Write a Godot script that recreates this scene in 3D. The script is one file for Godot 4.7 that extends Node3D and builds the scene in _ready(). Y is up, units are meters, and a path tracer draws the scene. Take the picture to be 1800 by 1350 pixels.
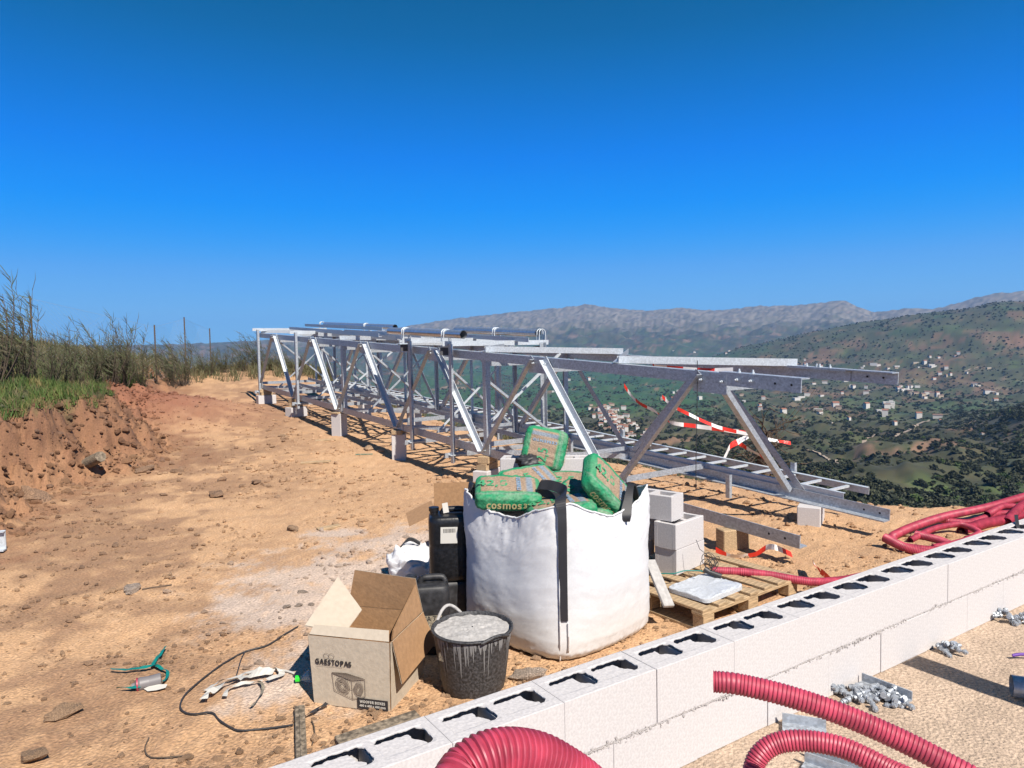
extends Node3D

const F := 1250.0
const EYE := 1.70
const LEN := 0.44
const EXPO := 1.6
var cam: Camera3D
var rng := RandomNumberGenerator.new()
var M := {}
var n1 := FastNoiseLite.new()
var n2 := FastNoiseLite.new()
var n3 := FastNoiseLite.new()
var nc := FastNoiseLite.new()
var nr := FastNoiseLite.new()
var cache := {}
var font_b: SystemFont
# axis of the lying tower: origin at the near end of the near lower chord
var TO := Vector3(2.128, 0.146, -5.25)
var TA := Vector3(-7.89, 0.697, -11.05).normalized()
var TB := Vector3(0.814, 0.0, -0.581)


class MB:
	var v := PackedVector3Array()
	var n := PackedVector3Array()
	var c := PackedColorArray()
	var u := PackedVector2Array()
	var org := Vector3.ZERO
	var col := Color.WHITE

	func tri(a: Vector3, b: Vector3, d: Vector3) -> void:
		var nn := (b - a).cross(d - a).normalized()
		for p in [a, d, b]:
			v.append(p - org)
			n.append(nn)
			c.append(col)
			u.append(Vector2.ZERO)

	func quad(a: Vector3, b: Vector3, d: Vector3, e: Vector3) -> void:
		tri(a, b, d)
		tri(a, d, e)

	func tris(a: Vector3, b: Vector3, d: Vector3, na: Vector3, nb: Vector3, nd: Vector3) -> void:
		v.append(a - org); v.append(d - org); v.append(b - org)
		n.append(na); n.append(nd); n.append(nb)
		for i in 3:
			c.append(col)
			u.append(Vector2.ZERO)

	# convex polygon face, turned so that it looks away from "from"
	func face(pts: Array, from: Vector3) -> void:
		var nn: Vector3 = (pts[1] - pts[0]).cross(pts[2] - pts[0])
		var mid := Vector3.ZERO
		for p in pts:
			mid += p
		mid /= pts.size()
		var q := pts.duplicate()
		if nn.dot(mid - from) < 0:
			q.reverse()
		for i in range(1, q.size() - 1):
			tri(q[0], q[i], q[i + 1])

	# box with chamfered edges
	func box(t: Transform3D, s: Vector3, b: float) -> void:
		var h := s / 2
		var k := h - Vector3(b, b, b)
		var ctr := t.origin
		if b <= 0.0:
			for ax in 3:
				for sg in [-1.0, 1.0]:
					var pts := []
					for q in [[-1, -1], [1, -1], [1, 1], [-1, 1]]:
						var p := Vector3.ZERO
						p[ax] = sg * h[ax]
						p[(ax + 1) % 3] = q[0] * h[(ax + 1) % 3]
						p[(ax + 2) % 3] = q[1] * h[(ax + 2) % 3]
						pts.append(t * p)
					face(pts, ctr)
			return
		for ax in 3:
			var a1 := (ax + 1) % 3
			var a2 := (ax + 2) % 3
			for sg in [-1.0, 1.0]:
				var pts := []
				for q in [[-1, -1], [1, -1], [1, 1], [-1, 1]]:
					var p := Vector3.ZERO
					p[ax] = sg * h[ax]
					p[a1] = q[0] * k[a1]
					p[a2] = q[1] * k[a2]
					pts.append(t * p)
				face(pts, ctr)
			for s1 in [-1.0, 1.0]:
				for s2 in [-1.0, 1.0]:
					var pts := []
					for e in [[-1.0, 0], [1.0, 0], [1.0, 1], [-1.0, 1]]:
						var p := Vector3.ZERO
						p[ax] = e[0] * k[ax]
						p[a1] = s1 * (h[a1] if e[1] == 0 else k[a1])
						p[a2] = s2 * (k[a2] if e[1] == 0 else h[a2])
						pts.append(t * p)
					face(pts, ctr)
		for sx in [-1.0, 1.0]:
			for sy in [-1.0, 1.0]:
				for sz in [-1.0, 1.0]:
					face([t * Vector3(sx * h.x, sy * k.y, sz * k.z), t * Vector3(sx * k.x, sy * h.y, sz * k.z), t * Vector3(sx * k.x, sy * k.y, sz * h.z)], ctr)

	# straight bar of an L section: corner line p0-p1, legs along da and db
	func angle(p0: Vector3, p1: Vector3, da: Vector3, db: Vector3, la: float, lb: float, th: float) -> void:
		var prof := [Vector2(0, 0), Vector2(la, 0), Vector2(la, th), Vector2(th, th), Vector2(th, lb), Vector2(0, lb)]
		var mid_a := (p0 + p1) / 2 + da * la * 0.5 + db * th * 0.5
		var mid_b := (p0 + p1) / 2 + da * th * 0.5 + db * lb * 0.5
		for i in 6:
			var q0: Vector2 = prof[i]
			var q1: Vector2 = prof[(i + 1) % 6]
			var from := mid_a if i in [0, 1, 2] else mid_b
			face([p0 + da * q0.x + db * q0.y, p0 + da * q1.x + db * q1.y, p1 + da * q1.x + db * q1.y, p1 + da * q0.x + db * q0.y], from)
		var mid := (p0 + p1) / 2
		for p in [p0, p1]:
			face([p, p + da * la, p + da * la + db * th, p + da * th + db * th], mid)
			face([p, p + da * th + db * th, p + da * th + db * lb, p + db * lb], mid)

	func tube(pts: Array, rad, sides: int, caps := true) -> void:
		var rings := []
		var nrm := []
		var up := Vector3.UP
		var t0: Vector3 = (pts[1] - pts[0]).normalized()
		if absf(t0.dot(up)) > 0.9:
			up = Vector3.RIGHT
		var side := t0.cross(up).normalized()
		for i in pts.size():
			var t: Vector3
			if i == 0:
				t = t0
			elif i == pts.size() - 1:
				t = (pts[i] - pts[i - 1]).normalized()
			else:
				t = (pts[i + 1] - pts[i - 1]).normalized()
			side = (side - t * side.dot(t)).normalized()
			var oth := t.cross(side)
			var ring := []
			var rn := []
			var r: float = rad if rad is float else rad[i]
			for k in sides:
				var a := TAU * k / sides
				var d := side * cos(a) + oth * sin(a)
				ring.append(pts[i] + d * r)
				rn.append(d)
			rings.append(ring)
			nrm.append(rn)
		for i in pts.size() - 1:
			var r0: float = rad if rad is float else rad[i]
			var r1: float = rad if rad is float else rad[i + 1]
			var sl: float = (r0 - r1) / maxf(1e-5, pts[i].distance_to(pts[i + 1]))
			var tt: Vector3 = (pts[i + 1] - pts[i]).normalized() * sl
			for k in sides:
				var k2 := (k + 1) % sides
				var a: Vector3 = (nrm[i][k] + tt).normalized()
				var b: Vector3 = (nrm[i][k2] + tt).normalized()
				tris(rings[i][k], rings[i][k2], rings[i + 1][k2], a, b, b)
				tris(rings[i][k], rings[i + 1][k2], rings[i + 1][k], a, b, a)
		if caps:
			for e in [0, pts.size() - 1]:
				var other: Vector3 = pts[1] if e == 0 else pts[e - 1]
				face(rings[e], other)

	# strip of cloth or tape along pts; wide gives the half width vector at each point
	func ribbon(pts: Array, wide: Array) -> void:
		for i in pts.size() - 1:
			quad(pts[i] - wide[i], pts[i] + wide[i], pts[i + 1] + wide[i + 1], pts[i + 1] - wide[i + 1])

	# smooth sheet of rows x cols points; wrap closes the columns
	func sheet(p: PackedVector3Array, rows: int, cols: int, wrap: bool, colors := PackedColorArray()) -> void:
		var nn := PackedVector3Array()
		nn.resize(p.size())
		for i in rows:
			for j in cols:
				var i0 := maxi(i - 1, 0)
				var i1 := mini(i + 1, rows - 1)
				var j0 := (j - 1 + cols) % cols if wrap else maxi(j - 1, 0)
				var j1 := (j + 1) % cols if wrap else mini(j + 1, cols - 1)
				var d := (p[i * cols + j1] - p[i * cols + j0]).cross(p[i1 * cols + j] - p[i0 * cols + j])
				nn[i * cols + j] = d.normalized() if d.length() > 1e-12 else Vector3.UP
		for i in rows - 1:
			for j in (cols if wrap else cols - 1):
				var j1 := (j + 1) % cols
				var a := i * cols + j
				var b := i * cols + j1
				var e := (i + 1) * cols + j1
				var f := (i + 1) * cols + j
				for q in [a, e, b, a, f, e]:
					v.append(p[q] - org)
					n.append(nn[q])
					c.append(colors[q] if colors.size() else col)
					u.append(Vector2.ZERO)

	func mesh() -> ArrayMesh:
		var arr := []
		arr.resize(Mesh.ARRAY_MAX)
		arr[Mesh.ARRAY_VERTEX] = v
		arr[Mesh.ARRAY_NORMAL] = n
		arr[Mesh.ARRAY_COLOR] = c
		arr[Mesh.ARRAY_TEX_UV] = u
		var m := ArrayMesh.new()
		m.add_surface_from_arrays(Mesh.PRIMITIVE_TRIANGLES, arr)
		return m


# ---------------------------------------------------------------- helpers
func V(x: float, y: float, d: float) -> Vector3:
	return Vector3(x, y, -d)

func ray(x: float, y: float) -> Vector3:
	return cam.basis * Vector3((x - 900.0) / F, -(y - 675.0) / F, -1.0)

func pd(x: float, y: float, d: float) -> Vector3:
	var r := ray(x, y)
	return cam.position + r * (d / -r.z)

func pg(x: float, y: float, h := 0.0) -> Vector3:
	var r := ray(x, y)
	return cam.position + r * ((h - EYE) / r.y)

func mk(called: String, m: Mesh, material: Material, parent: Node3D) -> MeshInstance3D:
	var o := MeshInstance3D.new()
	o.name = called
	o.mesh = m
	o.material_override = material
	parent.add_child(o, true)
	return o

func thing(called: String, label: String, category: String, at: Vector3, group := "") -> Node3D:
	var o := Node3D.new()
	o.name = called
	add_child(o, true)
	o.position = at
	tag(o, label, category, group)
	return o

func tag(o: Node, label: String, category: String, group := "", kind := "") -> void:
	if label:
		o.set_meta("label", label)
	if category:
		o.set_meta("category", category)
	if group:
		o.set_meta("group", group)
	if kind:
		o.set_meta("kind", kind)

func part(called: String, parent: Node3D) -> Node3D:
	var o := Node3D.new()
	o.name = called
	parent.add_child(o, true)
	return o

func lin(r: float, g: float, b: float) -> Color:
	return Color(r, g, b).linear_to_srgb()

func noise(freq: float, sd: int, oct := 4) -> FastNoiseLite:
	var f := FastNoiseLite.new()
	f.seed = sd
	f.noise_type = FastNoiseLite.TYPE_SIMPLEX_SMOOTH
	f.frequency = freq
	f.fractal_octaves = oct
	return f

func ntex(freq: float, sd: int, lo: float, hi: float, oct := 5, size := 512) -> NoiseTexture2D:
	var key := "t%f_%d_%f_%f_%d_%d" % [freq, sd, lo, hi, oct, size]
	if cache.has(key):
		return cache[key]
	var t := NoiseTexture2D.new()
	t.width = size
	t.height = size
	t.seamless = true
	t.noise = noise(freq, sd, oct)
	var g := Gradient.new()
	g.set_color(0, Color(lo, lo, lo))
	g.set_color(1, Color(hi, hi, hi))
	g.set_offset(0, 0.2)
	g.set_offset(1, 0.8)
	t.color_ramp = g
	cache[key] = t
	return t

func mat(called: String, color: Color, rough: float, metal := 0.0, vc := false) -> StandardMaterial3D:
	var m := StandardMaterial3D.new()
	m.resource_name = called
	m.albedo_color = color
	m.roughness = rough
	m.metallic = metal
	m.vertex_color_use_as_albedo = vc
	M[called] = m
	return m

# grain: how far colour wanders; relief in cm; scale in repeats per metre
func grain(m: StandardMaterial3D, lo: float, scale: float, relief: float, sd := 1, world := false) -> StandardMaterial3D:
	m.uv1_triplanar = true
	m.uv1_world_triplanar = world
	m.uv1_scale = Vector3.ONE * scale
	m.albedo_texture = ntex(0.012, sd, lo, 1.0, 6)
	if relief > 0.0:
		m.heightmap_enabled = true
		m.heightmap_texture = ntex(0.02, sd + 40, 0.0, 1.0, 6)
		m.heightmap_scale = relief
	return m

# mottled zinc crystals
func spangle(m: StandardMaterial3D, lo: float) -> void:
	var t := NoiseTexture2D.new()
	t.width = 512
	t.height = 512
	t.seamless = true
	var f := FastNoiseLite.new()
	f.noise_type = FastNoiseLite.TYPE_CELLULAR
	f.cellular_return_type = FastNoiseLite.RETURN_CELL_VALUE
	f.frequency = 0.06
	f.seed = 9
	f.fractal_octaves = 2
	t.noise = f
	var g := Gradient.new()
	g.set_color(0, Color(lo, lo, lo))
	g.set_color(1, Color.WHITE)
	t.color_ramp = g
	m.albedo_texture = t
	m.uv1_scale = Vector3.ONE * 2.4

func smooth(a: float, b: float, x: float) -> float:
	return smoothstep(a, b, x)

func box_mesh(s: Vector3, b: float) -> ArrayMesh:
	var key := "b%s_%f" % [s, b]
	if not cache.has(key):
		var m := MB.new()
		m.box(Transform3D(), s, b)
		cache[key] = m.mesh()
	return cache[key]

func text_mesh(s: String, height: float, depth: float) -> TextMesh:
	var t := TextMesh.new()
	t.text = s
	t.font = font_b
	t.font_size = 32
	t.pixel_size = height / 24.0
	t.depth = depth
	t.curve_step = 2.0
	return t

func spline(pts: Array, step: float) -> Array:
	var cv := Curve3D.new()
	for i in pts.size():
		var a: Vector3 = pts[maxi(i - 1, 0)]
		var b: Vector3 = pts[mini(i + 1, pts.size() - 1)]
		var tg := (b - a) / 6.0
		cv.add_point(pts[i], -tg, tg)
	var total := cv.get_baked_length()
	var k := maxi(2, int(total / step))
	var out := []
	for i in k + 1:
		out.append(cv.sample_baked(total * i / k, true))
	return out

# ---------------------------------------------------------------- terrain
var sky_az := []
var sky_el := []
var mid_az := []
var mid_el := []
var spur_az := []
var spur_el := []
const VT := [[20.0, -4.0], [42.0, -11.0], [80.0, -26.0], [150.0, -48.0], [300.0, -75.0], [600.0, -112.0], [1000.0, -140.0], [1500.0, -166.0], [2500.0, -192.0], [4000.0, -207.0], [6000.0, -195.0], [8000.0, -150.0], [11000.0, -100.0], [30000.0, -100.0]]

func table(xs: Array, ys: Array, x: float) -> float:
	if x <= xs[0]:
		return ys[0]
	for i in range(1, xs.size()):
		if x < xs[i]:
			return lerpf(ys[i - 1], ys[i], (x - xs[i - 1]) / (xs[i] - xs[i - 1]))
	return ys[-1]

func line_of(pts: Array, az: Array, el: Array) -> void:
	for p in pts:
		var r := ray(p[0], p[1])
		az.append(atan2(r.x, -r.z))
		el.append(r.y / Vector2(r.x, r.z).length())

func valley(r: float) -> float:
	for i in range(1, VT.size()):
		if r < VT[i][0]:
			return lerpf(VT[i - 1][1], VT[i][1], (log(r) - log(VT[i - 1][0])) / (log(VT[i][0]) - log(VT[i - 1][0])))
	return -100.0

func far_h(az: float, r: float) -> float:
	var x := sin(az) * r
	var z := cos(az) * r
	var y := valley(r)
	var rough := smooth(60.0, 600.0, r)
	y += rough * (n1.get_noise_2d(x * 0.0045, z * 0.0045) * 26.0 + n2.get_noise_2d(x * 0.02, z * 0.02) * 7.0)
	y += smooth(2500.0, 5000.0, r) * n1.get_noise_2d(x * 0.0011 + 50.0, z * 0.0011) * 60.0
	# near wooded spur on the right
	if az > 0.25:
		var sp := EYE + table(spur_az, spur_el, az) * 1300.0
		var k := exp(-pow((log(r) - log(1300.0)) / 0.33, 2.0)) * smooth(0.25, 0.42, az)
		if sp > y:
			y = lerpf(y, sp, k)
	# broad hill in the middle distance on the right
	if az > 0.12:
		var mh := EYE + table(mid_az, mid_el, az) * 4800.0
		var k2 := exp(-pow((log(r) - log(4800.0)) / 0.26, 2.0)) * smooth(0.12, 0.34, az)
		if mh > y:
			y = lerpf(y, mh + n2.get_noise_2d(x * 0.003, z * 0.003) * 14.0, k2)
	if r > 6200.0:
		var top := EYE + table(sky_az, sky_el, az) * 11000.0
		var k3 := clampf((r - 6200.0) / 4800.0, 0.0, 1.0)
		var rg := 1.0 - absf(nr.get_noise_2d(x * 0.0014, z * 0.0014)) * 2.0
		var amp := sin(clampf(k3, 0.0, 1.0) * PI)
		y = lerpf(y, top, pow(k3, 1.5)) + amp * rg * 75.0 + k3 * k3 * (nr.get_noise_2d(x * 0.006, z * 0.006) * 22.0)
		if r > 11000.0:
			y -= (r - 11000.0) * 0.12
	return y

func ground_h(x: float, d: float) -> float:
	var s := -0.58 * x + 0.812 * d - 3.028
	var w := 0.814 * x + 0.581 * d - 4.784
	var q := (x - 0.533) * 0.545 - (d - 2.648) * 0.839
	var r := sqrt(x * x + d * d)
	var t := maxf(0.0, s - 5.2)
	var y := 0.066 * t * t / (t + 1.2)
	y += 0.10 * clampf(s - 13.5, 0.0, 4.0) - 0.25 * maxf(0.0, s - 18.5)
	var amp := 1.0 - 0.75 * smooth(-0.25, 0.0, q) * smooth(7.0, 5.5, d)
	# bank on the left with its cut face
	var xb := -5.35 + 0.25 * sin(d * 1.3)
	if d > 9.7:
		xb -= (d - 9.7) * 0.40
	xb += n1.get_noise_2d(x * 0.9 + 7.0, d * 0.9) * 0.55
	var b := xb - x
	if b > -0.4 and d > -6.0:
		var hb := lerpf(0.82, 0.28, smooth(10.0, 14.5, d))
		var cut := smooth(-0.55, 0.85, b)
		y += hb * cut * cut + 0.17 * clampf(b - 0.6, 0.0, 7.0)
		var face := smooth(-0.4, 0.1, b) * (1.0 - smooth(0.7, 1.3, b))
		y += face * (n1.get_noise_2d(x * 1.1, d * 2.2) * 0.22 + absf(n2.get_noise_2d(x * 2.5, d * 5.0)) * 0.12 - 0.03 + n2.get_noise_2d(x * 12.0, d * 12.0) * 0.05)
		amp += face * 2.0
	# heap of red earth at the end of the bank
	var hp := Vector2(x + 6.9, d - 14.2).length()
	y += 0.42 * exp(-hp * hp / 2.2)
	# the platform's edge
	var we := 2.1 + 1.7 * smooth(1.2, -0.9, s) + n1.get_noise_2d(x * 0.8, d * 0.8) * 0.25
	var over := maxf(0.0, w - we)
	y -= 0.62 * over * over / (over + 0.8)
	y += amp * (n1.get_noise_2d(x * 1.6, d * 1.6) * 0.022 + n2.get_noise_2d(x * 7.0, d * 7.0) * 0.008 + nr.get_noise_2d(x * 24.0, d * 24.0) * 0.005)
	# the trodden strip behind the block wall stays level
	y = lerpf(y, 0.0, 0.6 * exp(-r * r / 18.0) * smooth(8.0, 5.0, r) * 0.6)
	if q > -0.1:
		y = lerpf(y, 0.03 + n2.get_noise_2d(x * 5.0, d * 5.0) * 0.004, smooth(-0.1, 0.0, q) * smooth(0.4, 0.0, over))
	if r > 24.0:
		y = lerpf(y, far_h(atan2(x, d), r), smooth(24.0, 42.0, r))
	return y

func ground_c(x: float, d: float) -> Color:
	var q := (x - 0.533) * 0.545 - (d - 2.648) * 0.839
	var a := n1.get_noise_2d(x * 0.5, d * 0.5)
	var b := n2.get_noise_2d(x * 2.2 + 9.0, d * 2.2)
	var f := nr.get_noise_2d(x * 11.0, d * 11.0)
	var c := Vector3(0.575, 0.350, 0.192)
	c = c.lerp(Vector3(0.44, 0.258, 0.142), clampf(0.35 + a * 0.9 + b * 0.35, 0.0, 1.0) * 0.75)
	c = c.lerp(Vector3(0.60, 0.385, 0.225), clampf(f * 1.2 + b * 0.5, 0.0, 0.6))
	# darker trodden band towards the bank
	var sm := smooth(2.2, 0.2, absf(x + 3.6 + b * 0.9 + a * 0.6 + (d - 8.0) * 0.25))
	c = c.lerp(Vector3(0.29, 0.165, 0.095), sm * 0.75 * smooth(-0.4, 0.2, a + b))
	# spilled cement dust
	var dust := 0.0
	for p in [[-1.22, 5.3, 0.85], [-0.95, 6.0, 0.65], [-1.38, 4.6, 0.6], [-1.88, 4.72, 0.22], [-0.75, 4.3, 0.55], [-1.0, 3.8, 0.45], [-1.6, 6.5, 0.3], [-1.25, 3.5, 0.25]]:
		var l: float = Vector2(x - p[0], d - p[1]).length() / p[2]
		dust = maxf(dust, 1.0 - smooth(0.35, 1.25, l + b * 0.8 + a * 0.4 + f * 0.5))
	c = c.lerp(Vector3(0.60, 0.50, 0.435), dust * 0.72)
	# bank: red earth, grass-covered soil on top
	var xb := -5.35 + 0.25 * sin(d * 1.3)
	if d > 9.7:
		xb -= (d - 9.7) * 0.40
	xb += n1.get_noise_2d(x * 0.9 + 7.0, d * 0.9) * 0.55
	var k := xb - x
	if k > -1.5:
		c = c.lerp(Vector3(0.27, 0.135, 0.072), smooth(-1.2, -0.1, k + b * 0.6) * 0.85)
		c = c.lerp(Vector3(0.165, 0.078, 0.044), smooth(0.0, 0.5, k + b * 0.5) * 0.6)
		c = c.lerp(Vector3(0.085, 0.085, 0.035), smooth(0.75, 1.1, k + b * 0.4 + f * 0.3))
	var hp := Vector2(x + 6.9, d - 14.2).length()
	c = c.lerp(Vector3(0.30, 0.12, 0.07), exp(-hp * hp / 3.0) * 0.9)
	if q > -0.05:
		c = Vector3(0.51, 0.385, 0.285) * (1.0 + 0.10 * b + 0.06 * f)
	var w := 0.814 * x + 0.581 * d - 4.784
	var s := -0.58 * x + 0.812 * d - 3.028
	c = c.lerp(Vector3(0.12, 0.105, 0.055), maxf(smooth(3.6, 6.5, w - 1.7 * smooth(1.2, -0.9, s) + b), smooth(17.0, 19.0, s)) * 0.9)
	c *= 1.0 + 0.11 * f + 0.08 * b
	return Color(c.x, c.y, c.z)

func far_c(az: float, r: float, y: float) -> Color:
	var x := sin(az) * r
	var z := cos(az) * r
	var a := n1.get_noise_2d(x * 0.0032, z * 0.0032)
	var b := n2.get_noise_2d(x * 0.016, z * 0.016)
	var f := nr.get_noise_2d(x * 0.06, z * 0.06)
	var scrub := Vector3(0.036, 0.041, 0.019).lerp(Vector3(0.080, 0.068, 0.036), clampf(0.4 + b * 0.9 + f * 0.5, 0.0, 1.0))
	scrub = scrub.lerp(Vector3(0.15, 0.088, 0.058), smooth(0.25, 0.55, a + b * 0.6 + f * 0.3) * 0.8)
	scrub = scrub.lerp(Vector3(0.045, 0.075, 0.022), smooth(0.2, 0.5, -a + b * 0.5) * 0.7)
	var mo := n2.get_noise_2d(x * 0.007 + 3.0, z * 0.007)
	scrub *= 1.0 + 0.7 * mo
	scrub = scrub.lerp(Vector3(0.022, 0.028, 0.014), smooth(0.05, 0.4, -mo + b * 0.5) * 0.7)
	var c := scrub
	# farmland
	if r > 1500.0 and r < 9000.0:
		var wx := x + b * 60.0
		var wz := z + a * 90.0
		var cell := nc.get_noise_2d(wx * 0.0042, wz * 0.0022)
		var green := smooth(0.36, 0.20, az) * smooth(-0.3, -0.05, az)
		var fld: Vector3
		if cell < -0.35 + green * 0.9:
			fld = Vector3(0.013, 0.056, 0.020).lerp(Vector3(0.028, 0.076, 0.022), fposmod(cell * 7.0, 1.0))
		elif cell < 0.35 + green * 0.35:
			fld = Vector3(0.046, 0.058, 0.027)
		elif cell < 0.7:
			fld = Vector3(0.155, 0.088, 0.055)
		else:
			fld = Vector3(0.21, 0.15, 0.095)
		var k := smooth(1550.0, 2100.0, r + a * 500.0) * (1.0 - smooth(6000.0, 8200.0, r + a * 900.0))
		k *= smooth(-0.35, 0.0, 0.25 - b) * (0.55 + 0.45 * green)
		c = c.lerp(fld, k * 0.9)
	# bare rock on the far range, broken into buttresses and gullies
	if r > 6500.0:
		var rk := smooth(8300.0, 9600.0, r + a * 900.0 + b * 500.0) * smooth(-150.0, 120.0, y)
		var st := nr.get_noise_2d(x * 0.02, z * 0.004)
		var rock := Vector3(0.205, 0.180, 0.145).lerp(Vector3(0.082, 0.078, 0.062), clampf(0.5 + st * 1.3 + f * 0.25, 0.0, 1.0))
		rock = rock.lerp(Vector3(0.22, 0.15, 0.11), smooth(0.3, 0.6, b - f * 0.2) * 0.4)
		rock = rock.lerp(Vector3(0.05, 0.055, 0.035), smooth(0.15, 0.45, f + b * 0.4) * 0.55)
		c = c.lerp(rock, rk * smooth(-0.12, 0.05, az + 0.28))
	return Color(c.x, c.y, c.z)

func polar(az0: float, az1: float, na: int, r0: float, r1: float, nrad: int, near: bool) -> ArrayMesh:
	var p := PackedVector3Array()
	var c := PackedColorArray()
	p.resize(na * nrad)
	c.resize(na * nrad)
	var ratio := log(r1 / r0)
	for i in nrad:
		var r := r0 * exp(ratio * i / (nrad - 1))
		for j in na:
			var az := lerpf(az0, az1, float(j) / (na - 1))
			var x := sin(az) * r
			var d := cos(az) * r
			var y := ground_h(x, d) if near else far_h(az, r)
			p[i * na + j] = Vector3(x, y, -d)
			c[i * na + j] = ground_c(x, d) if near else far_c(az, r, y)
	var nn := PackedVector3Array()
	nn.resize(p.size())
	for i in nrad:
		for j in na:
			var i0 := maxi(i - 1, 0)
			var i1 := mini(i + 1, nrad - 1)
			var j0 := maxi(j - 1, 0)
			var j1 := mini(j + 1, na - 1)
			nn[i * na + j] = (p[i * na + j1] - p[i * na + j0]).cross(p[i1 * na + j] - p[i0 * na + j]).normalized()
	var ix := PackedInt32Array()
	ix.resize((nrad - 1) * (na - 1) * 6)
	var k := 0
	for i in nrad - 1:
		for j in na - 1:
			var a := i * na + j
			for q in [a, a + na + 1, a + 1, a, a + na, a + na + 1]:
				ix[k] = q
				k += 1
	var arr := []
	arr.resize(Mesh.ARRAY_MAX)
	arr[Mesh.ARRAY_VERTEX] = p
	arr[Mesh.ARRAY_NORMAL] = nn
	arr[Mesh.ARRAY_COLOR] = c
	arr[Mesh.ARRAY_INDEX] = ix
	var m := ArrayMesh.new()
	m.add_surface_from_arrays(Mesh.PRIMITIVE_TRIANGLES, arr)
	return m

# where the sight line through a photo pixel meets the valley's ground
func far_hit(px: float, py: float) -> Vector3:
	var r := ray(px, py)
	var az := atan2(r.x, -r.z)
	var el := r.y / Vector2(r.x, r.z).length()
	var rr := 220.0
	while rr < 10500.0:
		if EYE + el * rr <= far_h(az, rr):
			break
		rr *= 1.006
	return Vector3(sin(az) * rr, far_h(az, rr), -cos(az) * rr)

func stone_mesh(sd: int, sub: int) -> ArrayMesh:
	var g := RandomNumberGenerator.new()
	g.seed = sd
	var rows := 5 + sub * 3
	var cols := 7 + sub * 4
	var ph := Vector3(g.randf() * 50, g.randf() * 50, g.randf() * 50)
	var p := PackedVector3Array()
	for i in rows:
		for j in cols:
			var a := PI * i / (rows - 1)
			var b := TAU * j / cols
			var q := Vector3(sin(a) * cos(b), cos(a), sin(a) * sin(b))
			var k := 1.0 + 0.55 * nr.get_noise_3dv(q * 0.9 + ph) + 0.25 * nr.get_noise_3dv(q * 2.5 + ph)
			# flat broken facets
			for e in 3:
				var nrm := Vector3(sin(ph.x + e * 2.1), cos(ph.y * 1.3 + e), sin(ph.z + e * 4.0)).normalized()
				k = minf(k, 0.62 / maxf(0.05, q.dot(nrm)))
			p.append(q * k * 0.5 * Vector3(1.0, 0.62, 0.8))
	var m := MB.new()
	for i in rows - 1:
		for j in cols:
			var j1 := (j + 1) % cols
			m.face([p[i * cols + j], p[i * cols + j1], p[(i + 1) * cols + j1], p[(i + 1) * cols + j]], Vector3.ZERO)
	return m.mesh()

func scatter(called: String, mesh: Mesh, material: Material, xf: Array, cols: Array, label: String, category: String) -> MultiMeshInstance3D:
	var mm := MultiMesh.new()
	mm.transform_format = MultiMesh.TRANSFORM_3D
	mm.use_colors = true
	mm.mesh = mesh
	mm.instance_count = xf.size()
	for i in xf.size():
		mm.set_instance_transform(i, xf[i])
		mm.set_instance_color(i, cols[i])
	var o := MultiMeshInstance3D.new()
	o.name = called
	o.multimesh = mm
	o.material_override = material
	add_child(o, true)
	tag(o, label, category, "", "stuff")
	return o

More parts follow.
